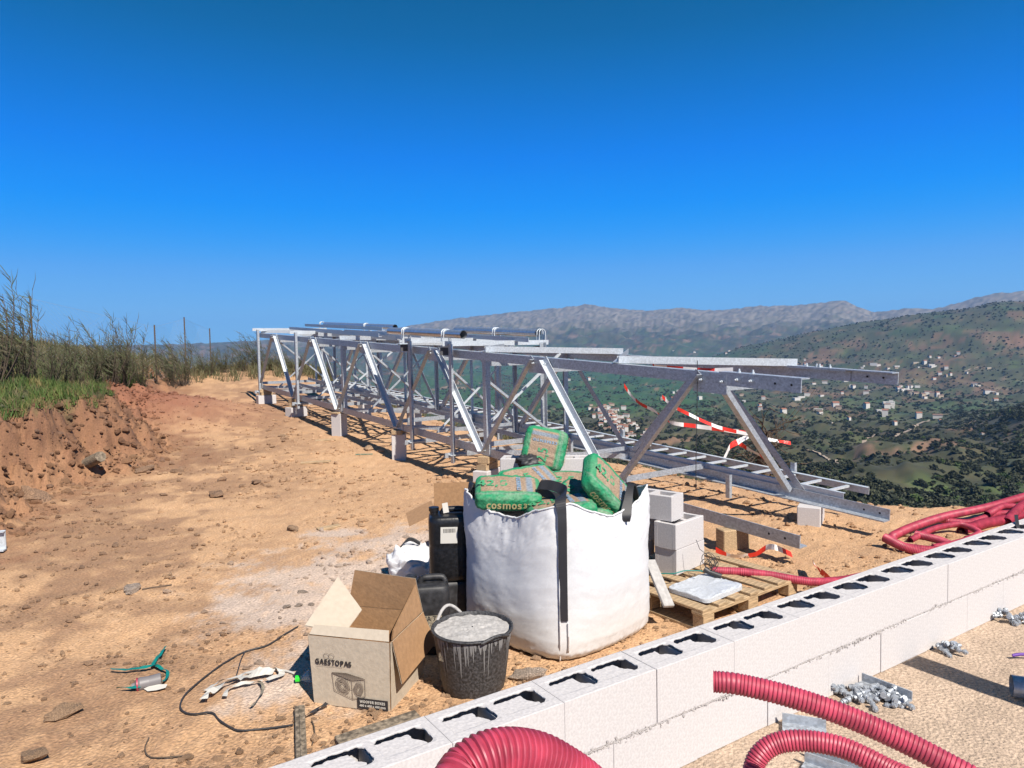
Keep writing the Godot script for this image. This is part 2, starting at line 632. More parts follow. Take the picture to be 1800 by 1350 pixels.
func _ready() -> void:
	rng.seed = 4129
	# ---- camera
	cam = Camera3D.new()
	cam.name = "camera"
	cam.fov = rad_to_deg(2.0 * atan(675.0 / F))
	cam.near = 0.05
	cam.far = 60000.0
	cam.position = Vector3(0, EYE, 0)
	cam.rotation = Vector3(deg_to_rad(-3.02), 0, -0.0186)
	add_child(cam)
	cam.current = true
	# ---- sky, air and exposure
	var stops := [[-90.0, Color8(150, 150, 140)], [-0.5, Color8(150, 165, 180)], [0.0, Color8(132, 195, 240)], [3.0, Color8(120, 188, 245)], [6.0, Color8(92, 172, 248)], [8.5, Color8(48, 160, 253)], [11.0, Color8(6, 148, 253)], [14.6, Color8(1, 131, 241)], [18.6, Color8(1, 117, 208)], [23.0, Color8(1, 103, 170)], [27.0, Color8(2, 93, 148)], [50.0, Color8(5, 80, 128)], [90.0, Color8(5, 76, 122)]]
	var im := Image.create(32, 1024, false, Image.FORMAT_RGB8)
	for y in 1024:
		var el := 90.0 - 180.0 * (y + 0.5) / 1024.0
		var c: Color = stops[0][1]
		for i in range(1, stops.size()):
			if el >= stops[i - 1][0]:
				c = stops[i - 1][1].lerp(stops[i][1], clampf((el - stops[i - 1][0]) / (stops[i][0] - stops[i - 1][0]), 0.0, 1.0))
		var cl := c.srgb_to_linear()
		cl = Color(cl.r / EXPO, cl.g / EXPO, cl.b / EXPO).linear_to_srgb()
		for x in 32:
			im.set_pixel(x, y, cl)
	var psm := PanoramaSkyMaterial.new()
	psm.panorama = ImageTexture.create_from_image(im)
	var sk := Sky.new()
	sk.sky_material = psm
	var env := Environment.new()
	env.background_mode = Environment.BG_SKY
	env.sky = sk
	env.tonemap_mode = Environment.TONE_MAPPER_LINEAR
	env.tonemap_exposure = EXPO
	env.sdfgi_enabled = true
	env.ssao_enabled = true
	env.ssil_enabled = true
	env.fog_enabled = true
	env.fog_density = 0.000042
	env.fog_light_color = Color(0.52, 0.74, 1.0)
	var we := WorldEnvironment.new()
	we.name = "environment"
	we.environment = env
	add_child(we)
	# ---- sun: behind the camera's right shoulder, 46 degrees up
	var sun := DirectionalLight3D.new()
	sun.name = "sun"
	sun.light_energy = 1.6
	sun.light_color = Color(1.0, 0.968, 0.92)
	sun.light_angular_distance = 0.53
	sun.shadow_enabled = true
	add_child(sun)
	var el := deg_to_rad(46.6)
	var az := deg_to_rad(147.0)
	sun.look_at_from_position(Vector3(0, 30, 0), Vector3(0, 30, 0) - Vector3(sin(az) * cos(el), sin(el), -cos(az) * cos(el)))

	for q in [[n1, 11, 1.0, 4], [n2, 23, 1.0, 3], [n3, 37, 1.0, 3], [nr, 51, 1.0, 3]]:
		q[0].seed = q[1]
		q[0].frequency = q[2]
		q[0].noise_type = FastNoiseLite.TYPE_SIMPLEX_SMOOTH
		q[0].fractal_octaves = q[3]
	nc.seed = 5
	nc.noise_type = FastNoiseLite.TYPE_CELLULAR
	nc.cellular_return_type = FastNoiseLite.RETURN_CELL_VALUE
	nc.frequency = 1.0
	font_b = SystemFont.new()
	font_b.font_names = PackedStringArray(["Droid Sans"])
	font_b.font_weight = 700
	line_of([[-300, 614], [0, 610], [330, 604], [455, 598], [560, 588], [690, 578], [760, 565], [820, 557], [900, 548], [960, 543], [1000, 538], [1030, 534], [1070, 540], [1130, 545], [1200, 541], [1260, 545], [1330, 537], [1400, 536], [1450, 530], [1480, 527], [1505, 537], [1535, 548], [1600, 541], [1640, 543], [1700, 527], [1740, 516], [1800, 511], [2100, 505]], sky_az, sky_el)
	line_of([[1250, 620], [1380, 596], [1450, 578], [1530, 567], [1600, 555], [1680, 544], [1750, 534], [1800, 532], [2100, 528]], mid_az, mid_el)
	line_of([[1400, 850], [1500, 830], [1600, 806], [1700, 768], [1760, 738], [1800, 718], [2100, 680]], spur_az, spur_el)
	materials()
	terrain()
	valley_things()
	bank_plants()
	block_wall()
	tower()
	props()
	big_bag_and_sacks()
	blocks_and_pallet()
	small_things()
	floor_things()


func materials() -> void:
	grain(mat("earth", Color.WHITE, 0.95, 0.0, true), 0.80, 1.6, 0.45, 3, true)
	M.earth.heightmap_texture = ntex(0.055, 43, 0.0, 1.0, 6)
	M.earth.albedo_texture = ntex(0.05, 44, 0.80, 1.0, 6)
	mat("far_land", Color.WHITE, 1.0, 0.0, true)
	grain(mat("stone", Color.WHITE, 0.95, 0.0, true), 0.7, 6.0, 0.4, 4)
	grain(mat("block", lin(0.515, 0.492, 0.490), 0.95), 0.93, 12.0, 0.014, 5)
	grain(mat("block_dusty", lin(0.50, 0.465, 0.455), 0.95), 0.90, 9.0, 0.05, 6)
	grain(mat("mortar", lin(0.50, 0.47, 0.46), 0.98), 0.85, 14.0, 0.3, 7)
	grain(mat("steel", lin(0.56, 0.605, 0.665), 0.46, 0.45), 0.86, 6.0, 0.0, 8)
	grain(mat("steel_bright", lin(0.58, 0.63, 0.68), 0.50, 0.25), 0.90, 6.0, 0.0, 8)  # lighter, less metallic copy of steel; a sunlit look put into the colour
	spangle(M.steel, 0.72)
	spangle(M.steel_bright, 0.84)
	mat("steel_dark", lin(0.10, 0.10, 0.11), 0.6, 0.5)
	grain(mat("pipe_steel", lin(0.54, 0.58, 0.64), 0.28, 0.75), 0.85, 3.0, 0.0, 9)
	grain(mat("wood", lin(0.50, 0.355, 0.21), 0.85), 0.72, 4.0, 0.12, 10)
	M["wood"].uv1_scale = Vector3(1.2, 14.0, 14.0)
	grain(mat("wood_grey", lin(0.28, 0.225, 0.165), 0.9), 0.55, 4.0, 0.15, 11)
	grain(mat("bag_white", lin(0.600, 0.603, 0.620), 0.62), 0.97, 9.0, 0.01, 12)
	mat("webbing", lin(0.022, 0.022, 0.026), 0.55)
	grain(mat("paper", Color.WHITE, 0.7, 0.0, true), 0.80, 7.0, 0.10, 13)
	mat("paper_print", lin(0.42, 0.35, 0.17), 0.7)
	mat("green_print", lin(0.05, 0.26, 0.12), 0.7)
	mat("blue_print", lin(0.20, 0.30, 0.42), 0.7)
	grain(mat("rubber", lin(0.075, 0.075, 0.082), 0.6), 0.40, 9.0, 0.03, 14)
	grain(mat("jerry", lin(0.012, 0.012, 0.014), 0.38), 0.6, 5.0, 0.03, 15)
	grain(mat("jerry_dusty", lin(0.032, 0.032, 0.036), 0.55), 0.62, 3.0, 0.0, 16)
	grain(mat("cement", lin(0.42, 0.405, 0.395), 0.98), 0.86, 5.0, 0.10, 17)
	grain(mat("card_white", lin(0.45, 0.385, 0.305), 0.85), 0.95, 4.0, 0.04, 18)
	grain(mat("card", lin(0.34, 0.195, 0.098), 0.85), 0.92, 4.0, 0.05, 19)
	mat("drip", lin(0.19, 0.185, 0.185), 0.95)
	mat("ink", lin(0.02, 0.018, 0.02), 0.7)
	mat("ink_soft", lin(0.19, 0.155, 0.125), 0.8)
	mat("label_white", lin(0.50, 0.48, 0.44), 0.7)
	grain(mat("label_old", lin(0.38, 0.33, 0.25), 0.8), 0.55, 18.0, 0.0, 20)
	grain(mat("red_pipe", lin(0.48, 0.055, 0.10), 0.48), 0.76, 2.5, 0.0, 21)
	mat("tape", Color.WHITE, 0.4, 0.0, true)
	mat("teal", lin(0.005, 0.16, 0.14), 0.4)
	mat("cable", lin(0.03, 0.03, 0.033), 0.5)
	mat("green_cap", lin(0.02, 0.62, 0.03), 0.4)
	grain(mat("wrap", lin(0.50, 0.53, 0.58), 0.35), 0.92, 8.0, 0.08, 22)
	var pt := mat("clear_plastic", Color(0.75, 0.82, 0.82, 0.3), 0.12)
	pt.transparency = BaseMaterial3D.TRANSPARENCY_ALPHA
	mat("plant", Color.WHITE, 0.8, 0.0, true)
	M["plant"].backlight_enabled = true
	M["plant"].backlight = Color(0.25, 0.28, 0.12)
	mat("twig", lin(0.085, 0.062, 0.045), 0.9)
	mat("house_white", lin(0.50, 0.475, 0.44), 0.9)
	mat("house_cream", lin(0.36, 0.29, 0.215), 0.9)
	mat("roof_tile", lin(0.24, 0.105, 0.065), 0.9)
	mat("roof_brown", lin(0.16, 0.10, 0.075), 0.9)
	mat("road", lin(0.28, 0.225, 0.175), 0.95)
	mat("tin", lin(0.16, 0.15, 0.155), 0.5)
	mat("purple", lin(0.12, 0.04, 0.3), 0.4)


func terrain() -> void:
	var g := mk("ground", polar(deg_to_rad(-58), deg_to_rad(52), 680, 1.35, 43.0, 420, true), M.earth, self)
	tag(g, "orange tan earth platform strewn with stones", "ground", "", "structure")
	var g2 := mk("ground", polar(deg_to_rad(51.9), deg_to_rad(302.1), 120, 0.05, 43.0, 60, true), M.earth, self)
	tag(g2, "sandy earth behind the block wall and beside the platform", "ground", "", "structure")
	var g3 := mk("ground", polar(deg_to_rad(-58.2), deg_to_rad(52.2), 60, 0.05, 1.36, 16, true), M.earth, self)
	tag(g3, "sandy earth where the red pipes arch up", "ground", "", "structure")
	var f := mk("terrain", polar(deg_to_rad(-62), deg_to_rad(58), 640, 41.0, 14000.0, 420, false), M.far_land, self)
	tag(f, "wide valley of fields and scrub rising to a rocky mountain range", "terrain", "", "structure")
	# loose stones
	var ms := [stone_mesh(1, 0), stone_mesh(2, 0), stone_mesh(3, 0)]
	var xfs := [[], [], []]
	var cls := [[], [], []]
	for i in 46000:
		var a := deg_to_rad(rng.randf_range(-42, 38))
		var r := 2.3 * exp(rng.randf() * 2.05)
		var x := sin(a) * r
		var d := cos(a) * r
		var q := (x - 0.533) * 0.545 - (d - 2.648) * 0.839
		if q > -0.25:
			continue
		var den := 0.35 + n1.get_noise_2d(x * 0.7 + 3.0, d * 0.7) * 1.1 + smooth(-2.6, -4.6, x) * 0.35
		if rng.randf() > den:
			continue
		var sz := 0.005 + 0.016 * pow(rng.randf(), 3.0) + (0.05 * pow(rng.randf(), 6.0))
		sz *= lerpf(0.75, 1.7, smooth(3.0, 10.0, d))
		var b := Basis.from_euler(Vector3(rng.randf_range(-0.4, 0.4), rng.randf() * TAU, rng.randf_range(-0.4, 0.4))).scaled(Vector3(sz * rng.randf_range(0.8, 1.6), sz, sz))
		var k := rng.randi() % 3
		xfs[k].append(Transform3D(b, V(x, ground_h(x, d) + sz * 0.12, d)))
		var c := ground_c(x, d)
		var t := rng.randf_range(0.85, 1.25)
		cls[k].append(Color(c.r * t + 0.03, c.g * t + 0.03, c.b * t + 0.03))
	for k in 3:
		scatter("loose_stones", ms[k], M.stone, xfs[k], cls[k], "small tan stones strewn over the earth platform", "stones")
	# clods hanging in the cut face of the bank
	var xc := []
	var cc := []
	for i in 6000:
		var d := rng.randf_range(6.0, 15.5)
		var xb := -5.35 + 0.25 * sin(d * 1.3)
		if d > 9.7:
			xb -= (d - 9.7) * 0.40
		var x := xb + rng.randf_range(-1.1, 0.9)
		xb += n1.get_noise_2d(x * 0.9 + 7.0, d * 0.9) * 0.55
		var kk := xb - x
		if kk > 0.95 or kk < -0.45 or rng.randf() > 0.25 + smooth(-0.6, 0.3, kk):
			continue
		var sz := 0.014 + 0.035 * rng.randf() + 0.12 * pow(rng.randf(), 7.0)
		var b := Basis.from_euler(Vector3(rng.randf_range(-0.9, 0.9), rng.randf() * TAU, rng.randf_range(-0.9, 0.9))).scaled(Vector3(sz * rng.randf_range(0.8, 1.5), sz, sz))
		xc.append(Transform3D(b, V(x, ground_h(x, d) + sz * 0.02, d)))
		var c := ground_c(x, d)
		var t := rng.randf_range(0.85, 1.15)
		cc.append(Color(c.r * t, c.g * t, c.b * t))
	scatter("earth_clods", stone_mesh(33, 0), M.stone, xc, cc, "reddish clods of earth in the cut face of the bank", "earth")
	# rocks one can pick out
	var big := [stone_mesh(21, 1), stone_mesh(22, 1), stone_mesh(23, 1), stone_mesh(24, 1)]
	var rocks := [
		[255, 829, 0.24, 0, "flat pale slab of rock lying below the cut bank"],
		[283, 742, 0.36, 1, "pale angular rock on the red earth under the grassy lip"],
		[120, 855, 0.62, 2, "large ochre boulder bedded at the foot of the red bank"],
		[312, 830, 0.16, 3, "small brown rock beside the pale slab"],
		[378, 873, 0.20, 1, "dark flat stone lying alone on the trodden earth"],
		[532, 1042, 0.06, 0, "rounded ochre stone on the cement dust behind the printed box"],
		[505, 1068, 0.055, 1, "small ochre stone next to a pair behind the printed box"],
		[524, 1066, 0.05, 2, "middle one of three ochre stones behind the printed box"],
		[547, 1064, 0.06, 3, "ochre stone nearest the open flap of the printed box"],
		[450, 850, 0.16, 0, "brown stone amid the platform below the tower"],
		[515, 932, 0.13, 2, "reddish stone on the pale dust patch"],
		[232, 1040, 0.14, 1, "wedge of pale stone beside a twig on the earth"],
		[160, 800, 0.20, 3, "grey stone half buried in the red bank"],
		[318, 675, 0.42, 0, "pale boulder on the crest by the dry bushes"],
		[352, 676, 0.34, 1, "buff boulder on the crest next to the fence line"],
		[430, 684, 0.30, 2, "small boulder on the crest near the end of the tower"],
		[345, 690, 0.26, 3, "brown rock lying below the crest boulders"],
		[56, 1335, 0.12, 1, "pale grey stone poking out of the near earth"],
		[110, 1260, 0.14, 2, "weathered stone with a dark hollow in the near earth"],
		[930, 1192, 0.16, 0, "reddish rock between the mortar tub and the bulk bag"],
		[500, 770, 0.18, 1, "low stone on the open earth beside the tower"],
		[648, 790, 0.2, 3, "low stone in front of the upright concrete block"],
		[60, 880, 0.4, 0, "cracked ledge of earth and rock at the foot of the bank"],
		[30, 800, 0.5, 2, "dark overhanging clod of red earth under the grass"],
		[105, 775, 0.42, 3, "brown clod hanging in the hollow of the bank"],
		[175, 765, 0.3, 1, "clod of earth with roots beside the dead stump"],
		[132, 668, 0.28, 0, "white lichen-covered rock lying in the green grass"],
		[40, 702, 0.5, 1, "long pale rock ledge in the grass at the bank's lip"],
		[85, 706, 0.34, 3, "grey rock embedded in the grassy lip of the bank"],
		[200, 700, 0.3, 2, "pale stones at the right end of the grassy bank"],
	]
	for q in rocks:
		var p := pg(q[0], q[1], 0.0)
		for it in 6:
			p = pg(q[0], q[1], ground_h(p.x, -p.z))
		var o := mk("rock", big[q[3]], M.stone, self)
		var c := ground_c(p.x, -p.z)
		o.position = p + Vector3(0, q[2] * 0.12, 0)
		o.rotation = Vector3(rng.randf_range(-0.2, 0.2), rng.randf() * TAU, rng.randf_range(-0.2, 0.2))
		o.scale = Vector3(q[2] * 1.25, q[2] * 0.75, q[2])
		o.material_override = rock_mat(c)
		tag(o, q[4], "rock")

func rock_mat(c: Color) -> StandardMaterial3D:
	var key := "rock%d" % int(c.r * 12.0)
	if not cache.has(key):
		cache[key] = grain(mat(key, lin(c.r * 0.95 + 0.05, c.g * 0.95 + 0.05, c.b * 0.95 + 0.045), 0.95), 0.6, 3.0, 0.8, 4)
	return cache[key]

func lump(sd: int) -> ArrayMesh:
	var m := MB.new()
	var g := RandomNumberGenerator.new()
	g.seed = sd
	# a crown of leaf clumps, each a few crossed faces
	for i in 46:
		var a := g.randf() * TAU
		var e := asin(g.randf_range(-0.3, 1.0))
		var r := 0.5 * pow(g.randf(), 0.35)
		var c := Vector3(cos(a) * cos(e), sin(e) * 0.85 + 0.45, sin(a) * cos(e)) * r + Vector3(0, 0.16, 0)
		var s := g.randf_range(0.12, 0.24)
		m.col = Color.WHITE * g.randf_range(0.7, 1.25)
		for k in 2:
			var u := Vector3(g.randfn(), g.randfn(), g.randfn()).normalized() * s
			var w := Vector3(g.randfn(), g.randfn(), g.randfn()).normalized() * s
			m.quad(c - u, c - w, c + u, c + w)
	return m.mesh()

func valley_things() -> void:
	# woods of the slopes: far too many trees to tell apart
	var ml := [lump(5), lump(6)]
	var xfs := [[], []]
	var cls := [[], []]
	for i in 90000:
		var a := deg_to_rad(rng.randf_range(-6, 42))
		var r := 230.0 * exp(rng.randf() * 3.25)
		var x := sin(a) * r
		var z := cos(a) * r
		var den := 0.42 + n1.get_noise_2d(x * 0.005 + 5.0, z * 0.005) * 1.1 + n2.get_noise_2d(x * 0.025, z * 0.025) * 0.6
		den += smooth(0.3, 0.55, a) * 0.10 - smooth(1700.0, 2600.0, r) * 0.22 * smooth(0.5, 0.2, a)
		if rng.randf() > den:
			continue
		var s := rng.randf_range(3.0, 7.5) * (1.0 + smooth(900.0, 5000.0, r) * 0.5) * (0.55 if rng.randf() < 0.35 else 1.0)
		var b := Basis(Vector3.UP, rng.randf() * TAU).scaled(Vector3(s * rng.randf_range(0.9, 1.3), s * rng.randf_range(0.7, 1.1), s))
		var k := i % 2
		xfs[k].append(Transform3D(b, Vector3(x, far_h(a, r) - s * 0.08, -z)))
		var t := rng.randf()
		var c := Vector3(0.022, 0.030, 0.013).lerp(Vector3(0.066, 0.072, 0.032), t * t)
		if rng.randf() < 0.06:
			c = Vector3(0.06, 0.095, 0.022)
		cls[k].append(Color(c.x, c.y, c.z))
	for k in 2:
		scatter("woodland", ml[k], M.plant, xfs[k], cls[k], "dark evergreen woods covering the valley slopes", "woods")
	# village
	var roofs := [M.roof_tile, M.roof_brown, M.house_white]
	var kinds := []
	for k in 6:
		var w := [9.0, 12.0, 8.0, 14.0, 10.0, 18.0][k] as float
		var l := [8.0, 7.0, 7.0, 8.0, 9.0, 9.0][k] as float
		var h := [6.0, 7.5, 4.5, 5.0, 9.0, 4.0][k] as float
		var m := MB.new()
		m.box(Transform3D(Basis(), Vector3(0, h / 2 - 2.0, 0)), Vector3(w, h + 4.0, l), 0.0)
		var walls := m.mesh()
		m = MB.new()
		if k % 3 != 2:
			var y := h
			var e := 0.5
			var a := [Vector3(-w / 2 - e, y - 0.2, -l / 2 - e), Vector3(w / 2 + e, y - 0.2, -l / 2 - e), Vector3(w / 2 + e, y - 0.2, l / 2 + e), Vector3(-w / 2 - e, y - 0.2, l / 2 + e), Vector3(-w / 2 - e, y + l * 0.24, 0), Vector3(w / 2 + e, y + l * 0.24, 0)]
			var ct := Vector3(0, y, 0)
			m.face([a[0], a[1], a[5], a[4]], ct)
			m.face([a[3], a[2], a[5], a[4]], ct)
			m.face([a[0], a[3], a[4]], ct)
			m.face([a[1], a[2], a[5]], ct)
		else:
			m.box(Transform3D(Basis(), Vector3(0, h + 0.2, 0)), Vector3(w + 0.4, 0.6, l + 0.4), 0.0)
		var win := MB.new()
		for sx in [-0.3, 0.0, 0.3]:
			for fy in ([0.3, 0.72] if h > 5.5 else [0.5]):
				win.box(Transform3D(Basis(), Vector3(w * sx, h * fy, l / 2 + 0.02)), Vector3(1.1, 1.4, 0.12), 0.0)
		kinds.append([walls, m.mesh(), win.mesh()])
	var put := func(px: float, py: float, k: int, white: bool, called: String, label: String, group: String, turn: float, sc: float) -> void:
		var p := far_hit(px, py)
		var look: String = ("white" if white else "buff") + ["-walled house with a red roof", " long house with a brown roof", " low flat-roofed house", " low house with a wide brown roof", " tall house with a red roof", " long flat-roofed farm building"][k]
		var o := thing(called, label if label else look + " among the trees of the valley", "house", p, group if group else "scattered " + look + "s")
		if called == "village_house":
			tag(o, look + " in the dense village below the tower", "house", "village: " + look)
		o.rotation.y = turn
		o.scale = Vector3.ONE * sc * clampf(-p.z / 1900.0, 0.5, 1.0)
		mk("wall", kinds[k][0], M.house_white if white else M.house_cream, o)
		mk("roof", kinds[k][1], roofs[2] if k % 3 == 2 else roofs[k % 2], o)
	for i in 105:
		var t := rng.randf()
		var px := 1080.0 + rng.randfn() * (10.0 + 14.0 * t) + (t - 0.5) * 46.0
		var py := 712.0 + t * 62.0 + rng.randfn() * 3.0
		put.call(px, py, rng.randi() % 5, rng.randf() < 0.82, "village_house", "pale house in the dense village on the valley side below the tower", "houses of the dense village", rng.randf_range(-0.5, 0.5), rng.randf_range(0.8, 1.15))
	var clusters := [[1390, 640, 30, 6, 5], [1440, 652, 24, 4, 5], [1530, 650, 50, 5, 9], [1620, 645, 45, 6, 10], [1660, 628, 30, 5, 6], [1500, 688, 30, 8, 8], [1590, 690, 35, 8, 16], [1640, 700, 25, 6, 8], [1550, 712, 30, 6, 7], [1420, 700, 25, 4, 3], [1710, 676, 20, 5, 3], [1270, 690, 50, 14, 9], [1180, 700, 30, 12, 6], [1340, 715, 40, 14, 7], [1120, 640, 60, 14, 7], [1230, 615, 60, 8, 6], [1740, 700, 25, 10, 4], [1010, 690, 40, 25, 7], [1480, 670, 60, 12, 10], [1690, 660, 50, 10, 8], [1450, 725, 50, 14, 6], [1600, 735, 60, 12, 6]]
	for c in clusters:
		for i in int(ceil(c[4] * 0.7)):
			var k := rng.randi() % 6
			put.call(c[0] + rng.randf_range(-1, 1) * c[1 + 1], c[1] + rng.randf_range(-1, 1) * c[3], k, rng.randf() < 0.8, "farmhouse", "", "", rng.randf_range(-0.6, 0.6), rng.randf_range(0.9, 1.6))
	# houses one can describe
	put.call(1523, 717, 4, true, "farmhouse", "tall white farmhouse with a brown roof standing alone above the woods", "", 0.3, 1.3)
	put.call(1652, 741, 0, true, "farmhouse", "small house with a bright orange roof at the end of the pale track", "", 0.2, 0.75)
	put.call(1729, 764, 3, true, "farmhouse", "long low house with a red tiled porch in the dark woods", "", -0.1, 0.9)
	put.call(1408, 702, 5, true, "farmhouse", "long white farm building below a reddish field", "", 0.1, 1.2)
	put.call(1752, 695, 2, true, "farmhouse", "white house alone on the dark wooded slope", "", 0.1, 1.1)
	put.call(1462, 747, 2, false, "farmhouse", "small buff hut half hidden among dark trees", "", 0.5, 0.7)
	# pale tracks
	for tr in [[[1505, 783, 1520, 775, 1545, 766, 1580, 762, 1600, 757, 1612, 748, 1640, 741], "pale track winding up to the orange roofed house", 3.2], [[1415, 790, 1440, 800, 1470, 813, 1505, 832], "bare orange track down the near slope", 1.6], [[1690, 655, 1720, 648, 1760, 645, 1800, 643], "grey road curving along the far slope", 5.0]]:
		var pts := []
		var m := MB.new()
		for i in range(0, tr[0].size(), 2):
			pts.append(far_hit(tr[0][i], tr[0][i + 1]))
		m.org = pts[0]
		var dense := []
		for i in pts.size() - 1:
			for k in 12:
				var p: Vector3 = pts[i].lerp(pts[i + 1], k / 12.0)
				p.y = far_h(atan2(p.x, -p.z), Vector2(p.x, p.z).length()) + 1.0
				dense.append(p)
		var wd := []
		for i in dense.size():
			var t: Vector3 = dense[mini(i + 1, dense.size() - 1)] - dense[maxi(i - 1, 0)]
			wd.append(Vector3(t.z, 0, -t.x).normalized() * tr[2])
		m.ribbon(dense, wd)
		var o := mk("track", m.mesh(), M.road, self)
		o.position = pts[0]
		tag(o, tr[1], "track", "", "structure")

# ---------------------------------------------------------------- plants of the bank and crest
func broom_mesh(sd: int, stems: int, lean: float) -> Array:
	var g := RandomNumberGenerator.new()
	g.seed = sd
	var st := MB.new()
	var lf := MB.new()
	for i in stems:
		var a := g.randf() * TAU
		var out := g.randf_range(0.08, 0.70)
		var h := g.randf_range(0.40, 0.95)
		var p := Vector3(cos(a) * 0.10 * g.randf(), 0, sin(a) * 0.10 * g.randf())
		var dir := Vector3(cos(a) * out, 1.0, sin(a) * out).normalized()
		var pts := []
		var rad := []
		for k in 6:
			pts.append(p)
			rad.append(0.006 * (1.0 - k / 6.5))
			p += dir * h / 5.0
			dir = (dir + Vector3(-lean * 0.16 + g.randfn() * 0.06, -0.02, g.randfn() * 0.06)).normalized()
		st.tube(pts, rad, 3, false)
		# whip twigs
		for k in g.randi_range(22, 32):
			var t := g.randf_range(0.25, 1.0)
			var q: Vector3 = pts[int(t * 4.99)].lerp(pts[mini(5, int(t * 4.99) + 1)], fmod(t * 4.99, 1.0))
			var d := (dir * 0.5 + Vector3(g.randfn() * 0.55 - lean * 0.3, 0.45 + g.randfn() * 0.3, g.randfn() * 0.55)).normalized()
			var l := g.randf_range(0.06, 0.19)
			var w := d.cross(Vector3(g.randfn(), g.randfn(), g.randfn())).normalized() * 0.0026
			var br := g.randf_range(0.65, 1.3)
			lf.col = Color(0.080, 0.072, 0.040) * br if g.randf() < 0.5 else Color(0.068, 0.082, 0.034) * br
			var e := q + d * l * 0.55 + Vector3(-lean * 0.02, 0, 0)
			var f := e + (d + Vector3(-lean * 0.5, 0.1, 0)).normalized() * l * 0.45
			lf.quad(q - w, q + w, e + w, e - w)
			lf.tri(e - w, e + w, f)
	return [st.mesh(), lf.mesh()]

func tuft_mesh(sd: int, blades: int, thin: float) -> ArrayMesh:
	var g := RandomNumberGenerator.new()
	g.seed = sd
	var m := MB.new()
	for i in blades:
		var a := g.randf() * TAU
		var p := Vector3(cos(a), 0, sin(a)) * g.randf() * 0.5
		var h := g.randf_range(0.45, 1.0)
		var ln := Vector3(g.randfn() * 0.3, 1.0, g.randfn() * 0.3).normalized()
		var w := Vector3(-sin(a), 0, cos(a)) * thin
		m.col = Color.WHITE * g.randf_range(0.7, 1.3)
		var q := p + ln * h * 0.6
		var t := q + (ln + Vector3(g.randfn() * 0.4, -0.1, g.randfn() * 0.4)).normalized() * h * 0.4
		m.quad(p - w, p + w, q + w * 0.7, q - w * 0.7)
		m.tri(q - w * 0.7, q + w * 0.7, t)
	return m.mesh()

